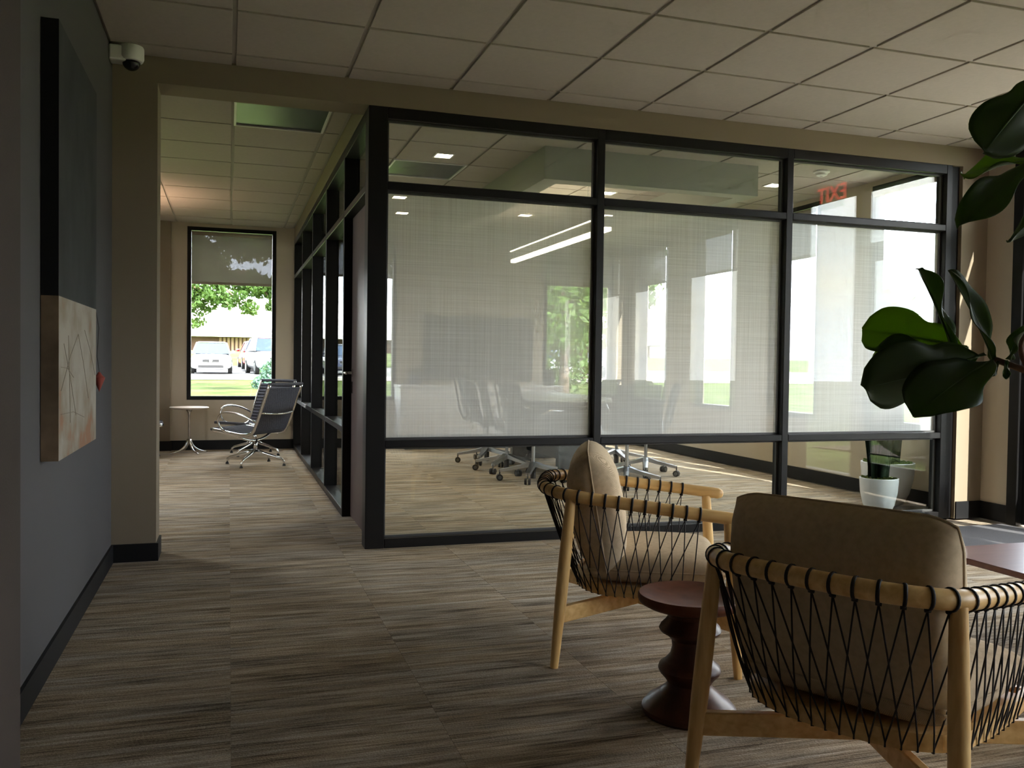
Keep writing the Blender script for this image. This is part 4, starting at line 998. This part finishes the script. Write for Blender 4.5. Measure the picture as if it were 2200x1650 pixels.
def foliage(name, centres, radii, n, size, mat, parent, seed, flat=.8):
    r = np.random.default_rng(seed); C_ = np.array(centres); Rr = np.array(radii)
    idx = r.choice(len(C_), n, p=(Rr ** 2) / (Rr ** 2).sum()); d = r.normal(size=(n, 3)); d /= np.linalg.norm(d, axis=1)[:, None]
    rad = Rr[idx] * (r.uniform(.35, 1, n) ** .5); p = C_[idx] + d * rad[:, None] * np.array([1, 1, flat])
    a = r.normal(size=(n, 3)); a /= np.linalg.norm(a, axis=1)[:, None]; b = np.cross(a, r.normal(size=(n, 3))); b /= np.linalg.norm(b, axis=1)[:, None]
    s = size * r.uniform(.6, 1.3, n)[:, None]
    V = np.stack([p - a * s, p + b * s * .5, p + a * s, p - b * s * .5], 1).reshape(-1, 3)
    me = bpy.data.meshes.new(name); me.from_pydata(V.tolist(), [], [(4 * i, 4 * i + 1, 4 * i + 2, 4 * i + 3) for i in range(n)])
    o = link(name, me, mat, parent); o['kind'] = 'stuff'; return o
def tree(loc, h, lab, seed, spread=3, n=5000, size=.12, mat='tree_leaf', low=.35, lean=(0, 0), nb=9, group='trees outside the windows'):
    r = random.Random(seed); t = thing('tree', lab, 'tree', loc, 0, group)
    top = Vector((lean[0], lean[1], h * .8))
    MB().tube(bez((0, 0, -.2), (lean[0] * .2, lean[1] * .2, h * .3), (lean[0] * .7, lean[1] * .7, h * .5), top, 8), [h * .022 * (1 - .08 * i) for i in range(9)], 8).build('trunk', 'bark', t, True)
    cs, rs = [], []
    for k in range(nb):
        z = h * r.uniform(low, .95); a = r.uniform(0, 6.28); d = spread * r.uniform(.35, 1) * (1 - .5 * abs(z / h - .55))
        e = Vector((lean[0] * z / h + d * math.cos(a), lean[1] * z / h + d * math.sin(a), z)); s = Vector((lean[0] * .6 * z / h, lean[1] * .6 * z / h, z * .7))
        MB().tube(bez(s, s.lerp(e, .3) + Vector((0, 0, .2)), s.lerp(e, .7) + Vector((0, 0, .15)), e, 6), [h * .008 * (1 - .12 * i) for i in range(7)], 6).build('branch', 'bark', t, True)
        cs.append(tuple(e)); rs.append(spread * r.uniform(.28, .5))
    foliage('foliage', cs, rs, n, size, mat, t, seed)
    return t
# tree by the hall window, leaning trunk left of view, low boughs across the glass
t = tree((-4.6, 24.0, gz(24)), 9.5, 'tall leafy tree whose low boughs hang across the hall window view', 11, spread=4.6, n=15000, size=.15, low=.62, nb=13)
rr_ = random.Random(5); cl, cr = [], []
for p0, p1, p2, p3, nn in [((.1, -.1, 3.3), (1.3, -.3, 4.4), (2.4, -.2, 4.2), (5.4, -.3, 3.55), 26), ((.1, 0, 3.6), (1.5, .3, 4.6), (3.0, .4, 4.9), (6.0, .2, 4.6), 26), ((2.2, -.2, 4.1), (3.0, -.3, 3.9), (3.6, -.3, 3.5), (4.3, -.2, 2.75), 12),
                          ((1.6, -.2, 4.1), (1.7, -.3, 3.7), (1.6, -.3, 3.3), (1.5, -.3, 3.0), 9), ((4.2, -.2, 3.9), (4.7, -.2, 3.7), (5.0, -.2, 3.2), (5.1, -.2, 2.9), 8), ((0, 0, 4), (1.5, 0, 5.2), (3, 0, 5.6), (5.5, 0, 5.4), 20),
                          ((1.2, -.2, 3.7), (2.0, -.3, 3.7), (3.0, -.3, 3.3), (3.9, -.3, 2.75), 20), ((2.0, .1, 3.9), (2.6, 0, 3.5), (2.8, 0, 3.0), (2.9, 0, 2.45), 12), ((3.3, .1, 3.9), (3.8, 0, 3.7), (4.3, 0, 3.4), (4.9, 0, 3.3), 14)]:
    bz = bez(p0, p1, p2, p3, nn); MB().tube(bz, [.07 * (1 - .85 * i / nn) for i in range(nn + 1)], 6).build('branch', 'bark', t, True)
    for p in bz[3:]:
        for _ in range(2):
            cl.append((p.x + rr_.gauss(0, .2), p.y + rr_.gauss(0, .3), p.z + rr_.gauss(-.02, .16))); cr.append(rr_.uniform(.12, .34) * (1.7 if p.z > 4.4 else 1))
foliage('foliage', cl, cr, 24000, .085, 'tree_leaf', t, 21)
t = tree((2.2, 33, gz(33)), 12, 'tall leafy tree above the hall window shade', 12, spread=4.5, n=12000, size=.16, low=.55, nb=12)
tree((10.2, 23, gz(23)), 9, 'broad leafy tree beyond the far meeting room window', 13, spread=4.4, n=15000, size=.16, low=.16, nb=13)
tree((15.5, 34, gz(34)), 10, 'broad leafy tree beside another outside the far meeting room window', 14, spread=4.5, n=9000, size=.18, low=.25, nb=12)
tree((7.5, 52, gz(52)), 11, 'leafy tree behind the parked cars', 15, spread=4.2, n=6000, size=.2, low=.4)
k = 0
for (x, y, h, s) in [(95, -62, 9, 7), (105, -48, 8, 6), (98, -34, 7.5, 6), (110, -22, 9, 7), (100, -10, 7, 6), (112, 4, 8.5, 7), (98, 18, 7.5, 6), (106, 34, 9, 7), (96, 50, 8, 7), (60, 66, 9, 6), (90, -80, 10, 7)]:
    tree((x, y, -.2), h, 'dark distant tree number %s along the horizon from the entry side' % ['one', 'two', 'three', 'four', 'five', 'six', 'seven', 'eight', 'nine', 'ten', 'eleven'][k], 40 + k, spread=s, n=1500, size=.75, mat='far_leaf', low=.2, nb=9, group='distant tree line'); k += 1
t = thing('street_lamp', 'distant post lamp rising above the horizon trees', 'lamp', (62, -31, -.2))
MB().tube([(0, 0, 0), (0, 0, 3.6)], [.07, .05], 10).build('post', 'base_black', t); MB().lathe([(.08, 3.6), (.2, 3.75), (.26, 4.25), (.1, 4.5), (0, 4.75)], seg=10).build('lantern', 'base_black', t)
# small blue spruce at the right of the hall window
t = thing('spruce_bush', 'small blue-green spruce bush on the lawn by the parking', 'bush', (.62, 27.5, gz(27.5)))
MB().tube([(0, 0, -.1), (0, 0, .8)], [.05, .01], 8).build('trunk', 'bark', t)
foliage('foliage', [(0, 0, .3), (-.25, 0, .25), (.3, 0, .3), (0, 0, .65), (.15, 0, .9), (.5, 0, .5), (-.45, 0, .15)], [.4, .3, .35, .35, .25, .35, .2], 2600, .07, 'spruce', t, 8)
# low building behind the parking
t = thing('building', 'long low brown building with a white roof beyond the parking', 'building', (0, 115, gz(115)))
MB().box(-60, 60, 0, 20, -.3, 1.75).build('wall', 'ext_brown', t)
MB().box(-63, 63, -3, 23, 1.75, 2.2).build('fascia', 'roof_white', t)
MB().add([(-63, -3, 2.2), (63, -3, 2.2), (63, 10, 7.5), (-63, 10, 7.5), (63, 23, 2.2), (-63, 23, 2.2)], [(0, 1, 2, 3), (3, 2, 4, 5), (0, 3, 5), (1, 4, 2)]).build('roof', 'roof_white', t)
plain('slat_tan', (.38, .26, .16), .8)
for i in range(24): MB().box(-2 + i * .5, -2 + i * .5 + .30, -.12, 0, -.2, 1.7).build('slat', 'slat_tan', t)
for i in range(8): MB().box(-40 + i * 4.2, -40 + i * 4.2 + 2.4, -.06, 0, .4, 1.4).build('window', 'car_glass', t)

def car(loc, rz, paint, lab, suv=False):
    t = thing('car', lab, 'car', loc, rz, 'parked cars')
    k = 1.18 if suv else 1.0
    st = [(2.36, .70, .30, .58), (2.30, .84, .22, .70), (2.0, .90, .20, .78), (1.45, .92, .19, .86), (.85, .92, .19, .93), (0, .92, .19, .95), (-1.2, .92, .19, .98), (-1.9, .91, .20, .99), (-2.25, .86, .26, .95), (-2.35, .76, .34, .85)]
    def body(u, v):
        i = u * (len(st) - 1); j = int(min(len(st) - 2, i)); f = i - j
        x, hw, z0, z1 = [st[j][q] * (1 - f) + st[j + 1][q] * f for q in range(4)]
        a = 2 * PI * v; c, s = math.cos(a), math.sin(a); p = .42
        cy = math.copysign(abs(c) ** p, c); cz = math.copysign(abs(s) ** p, s)
        zz = (z0 + z1) / 2 + (z1 - z0) / 2 * cz
        return (x, hw * cy * (1 if cz < .2 else 1 - .06 * cz), zz * k)
    mb = MB().grid(body, 36, 32); b = mb.build('body', paint, t, True, angle=50)
    for x in (2.36, -2.35):
        q = [body(0 if x > 0 else 1, j / 32) for j in range(32)]; MB().add(q, [tuple(range(32))]).build('bumper_cap', paint, b)
    zr = 1.46 * k; zb = .93 * k
    fr, rf, rb, re = (.95, .25, -1.0, -1.75) if not suv else (.95, .35, -1.75, -2.2)
    def quad(nm, pts, mat): MB().add(pts, [tuple(range(len(pts)))]).build(nm, mat, t)
    W0, W1 = .84, .66
    quad('windscreen', [(fr, -W0, zb), (fr, W0, zb), (rf, W1, zr - .03), (rf, -W1, zr - .03)], 'car_glass')
    quad('rear_window', [(re, W0, zb), (re, -W0, zb), (rb, -W1, zr - .03), (rb, W1, zr - .03)], 'car_glass')
    for s in (-1, 1):
        quad('side_window', [(fr, s * W0, zb), (re, s * W0, zb), (rb, s * W1, zr - .03), (rf, s * W1, zr - .03)], 'car_glass')
        MB().tube([(fr, s * W0, zb), (rf, s * (W1 + .01), zr - .02), (rb, s * (W1 + .01), zr - .02), (re, s * W0, zb)], .035, 6).build('pillar', paint, t, True)
        MB().lathe([(0, -.08), (.08, -.06), (.10, 0), (.08, .06), (0, .08)], (.62, s * .98, 1.02 * k), 10).build('mirror', paint, t, True)
        MB().lathe([(0, -.05), (.12, -.04), (.14, 0), (.1, .04), (0, .05)], (2.22, s * .66, .64 * k), 12).build('headlight', 'lens_clear', t, True)
        MB().box(-2.37, -2.28, s * .62 - .16, s * .62 + .16, .72 * k, .86 * k).build('tail_light', 'lens_red', t)
        for x in (1.45, -1.4):
            MB().tube([(x, s * .74, .33), (x, s * .93, .33)], .33, 22).build('tyre', 'tyre', t); MB().tube([(x, s * .75, .33), (x, s * .94, .33)], .20, 14).build('wheel', 'alu', t)
    MB().add([(rf, -W1, zr), (rf, W1, zr), (rb, W1, zr), (rb, -W1, zr), (rf - .1, -W1 + .08, zr + .045), (rf - .1, W1 - .08, zr + .045), (rb + .1, W1 - .08, zr + .045), (rb + .1, -W1 + .08, zr + .045)], [(4, 5, 6, 7), (0, 1, 5, 4), (1, 2, 6, 5), (2, 3, 7, 6), (3, 0, 4, 7), (0, 3, 2, 1)]).build('roof', paint, t, bevel=.01)
    MB().box(2.30, 2.375, -.36, .36, .52 * k, .66 * k).build('grille', 'black_plastic', t); MB().box(2.30, 2.375, -.55, .55, .28 * k, .40 * k).build('air_intake', 'black_plastic', t)
    MB().lathe([(0, 0), (.07, 0), (.07, .01), (0, .012)], seg=16).build('badge', 'chrome', t, rot=(0, PI / 2, 0), loc=(2.375, 0, .60 * k))
    MB().tube([(2.38, -.36, .52 * k), (2.38, .36, .52 * k)], .012, 6).build('grille_bar', 'chrome', t)
    if suv:
        for s in (-1, 1): MB().tube([(.2, s * .6, zr + .03), (.1, s * .6, zr + .10), (-1.5, s * .6, zr + .10), (-1.6, s * .6, zr + .03)], .018, 6).build('roof_rail', 'alu', t)
    return t
yc = 38.6
car((-1.55, yc + .8, gz(39.4)), -PI / 2, 'car_white', 'white sedan facing the building, seen through the hall window')
car((1.12, yc + .5, gz(39)), -PI / 2 + .12, 'car_silver', 'silver SUV with roof rails parked behind the spruce bush', True)
car((.72, 45.0, gz(45)), PI / 2 + .06, 'car_red', 'dark red car seen from behind between white sedan and SUV')
car((4.6, yc + .6, gz(39.2)), -PI / 2, 'car_blue', 'dark blue car beside the silver SUV')
car((-4.6, yc + .8, gz(39.4)), -PI / 2, 'car_silver', 'silver sedan beyond the white sedan')
car((15.5, yc + .7, gz(39.3)), -PI / 2, 'car_white', 'white sedan far behind the trees of the meeting room window')
car((19, yc + .7, gz(39.3)), -PI / 2, 'car_blue', 'dark sedan far behind the trees of the meeting room window')
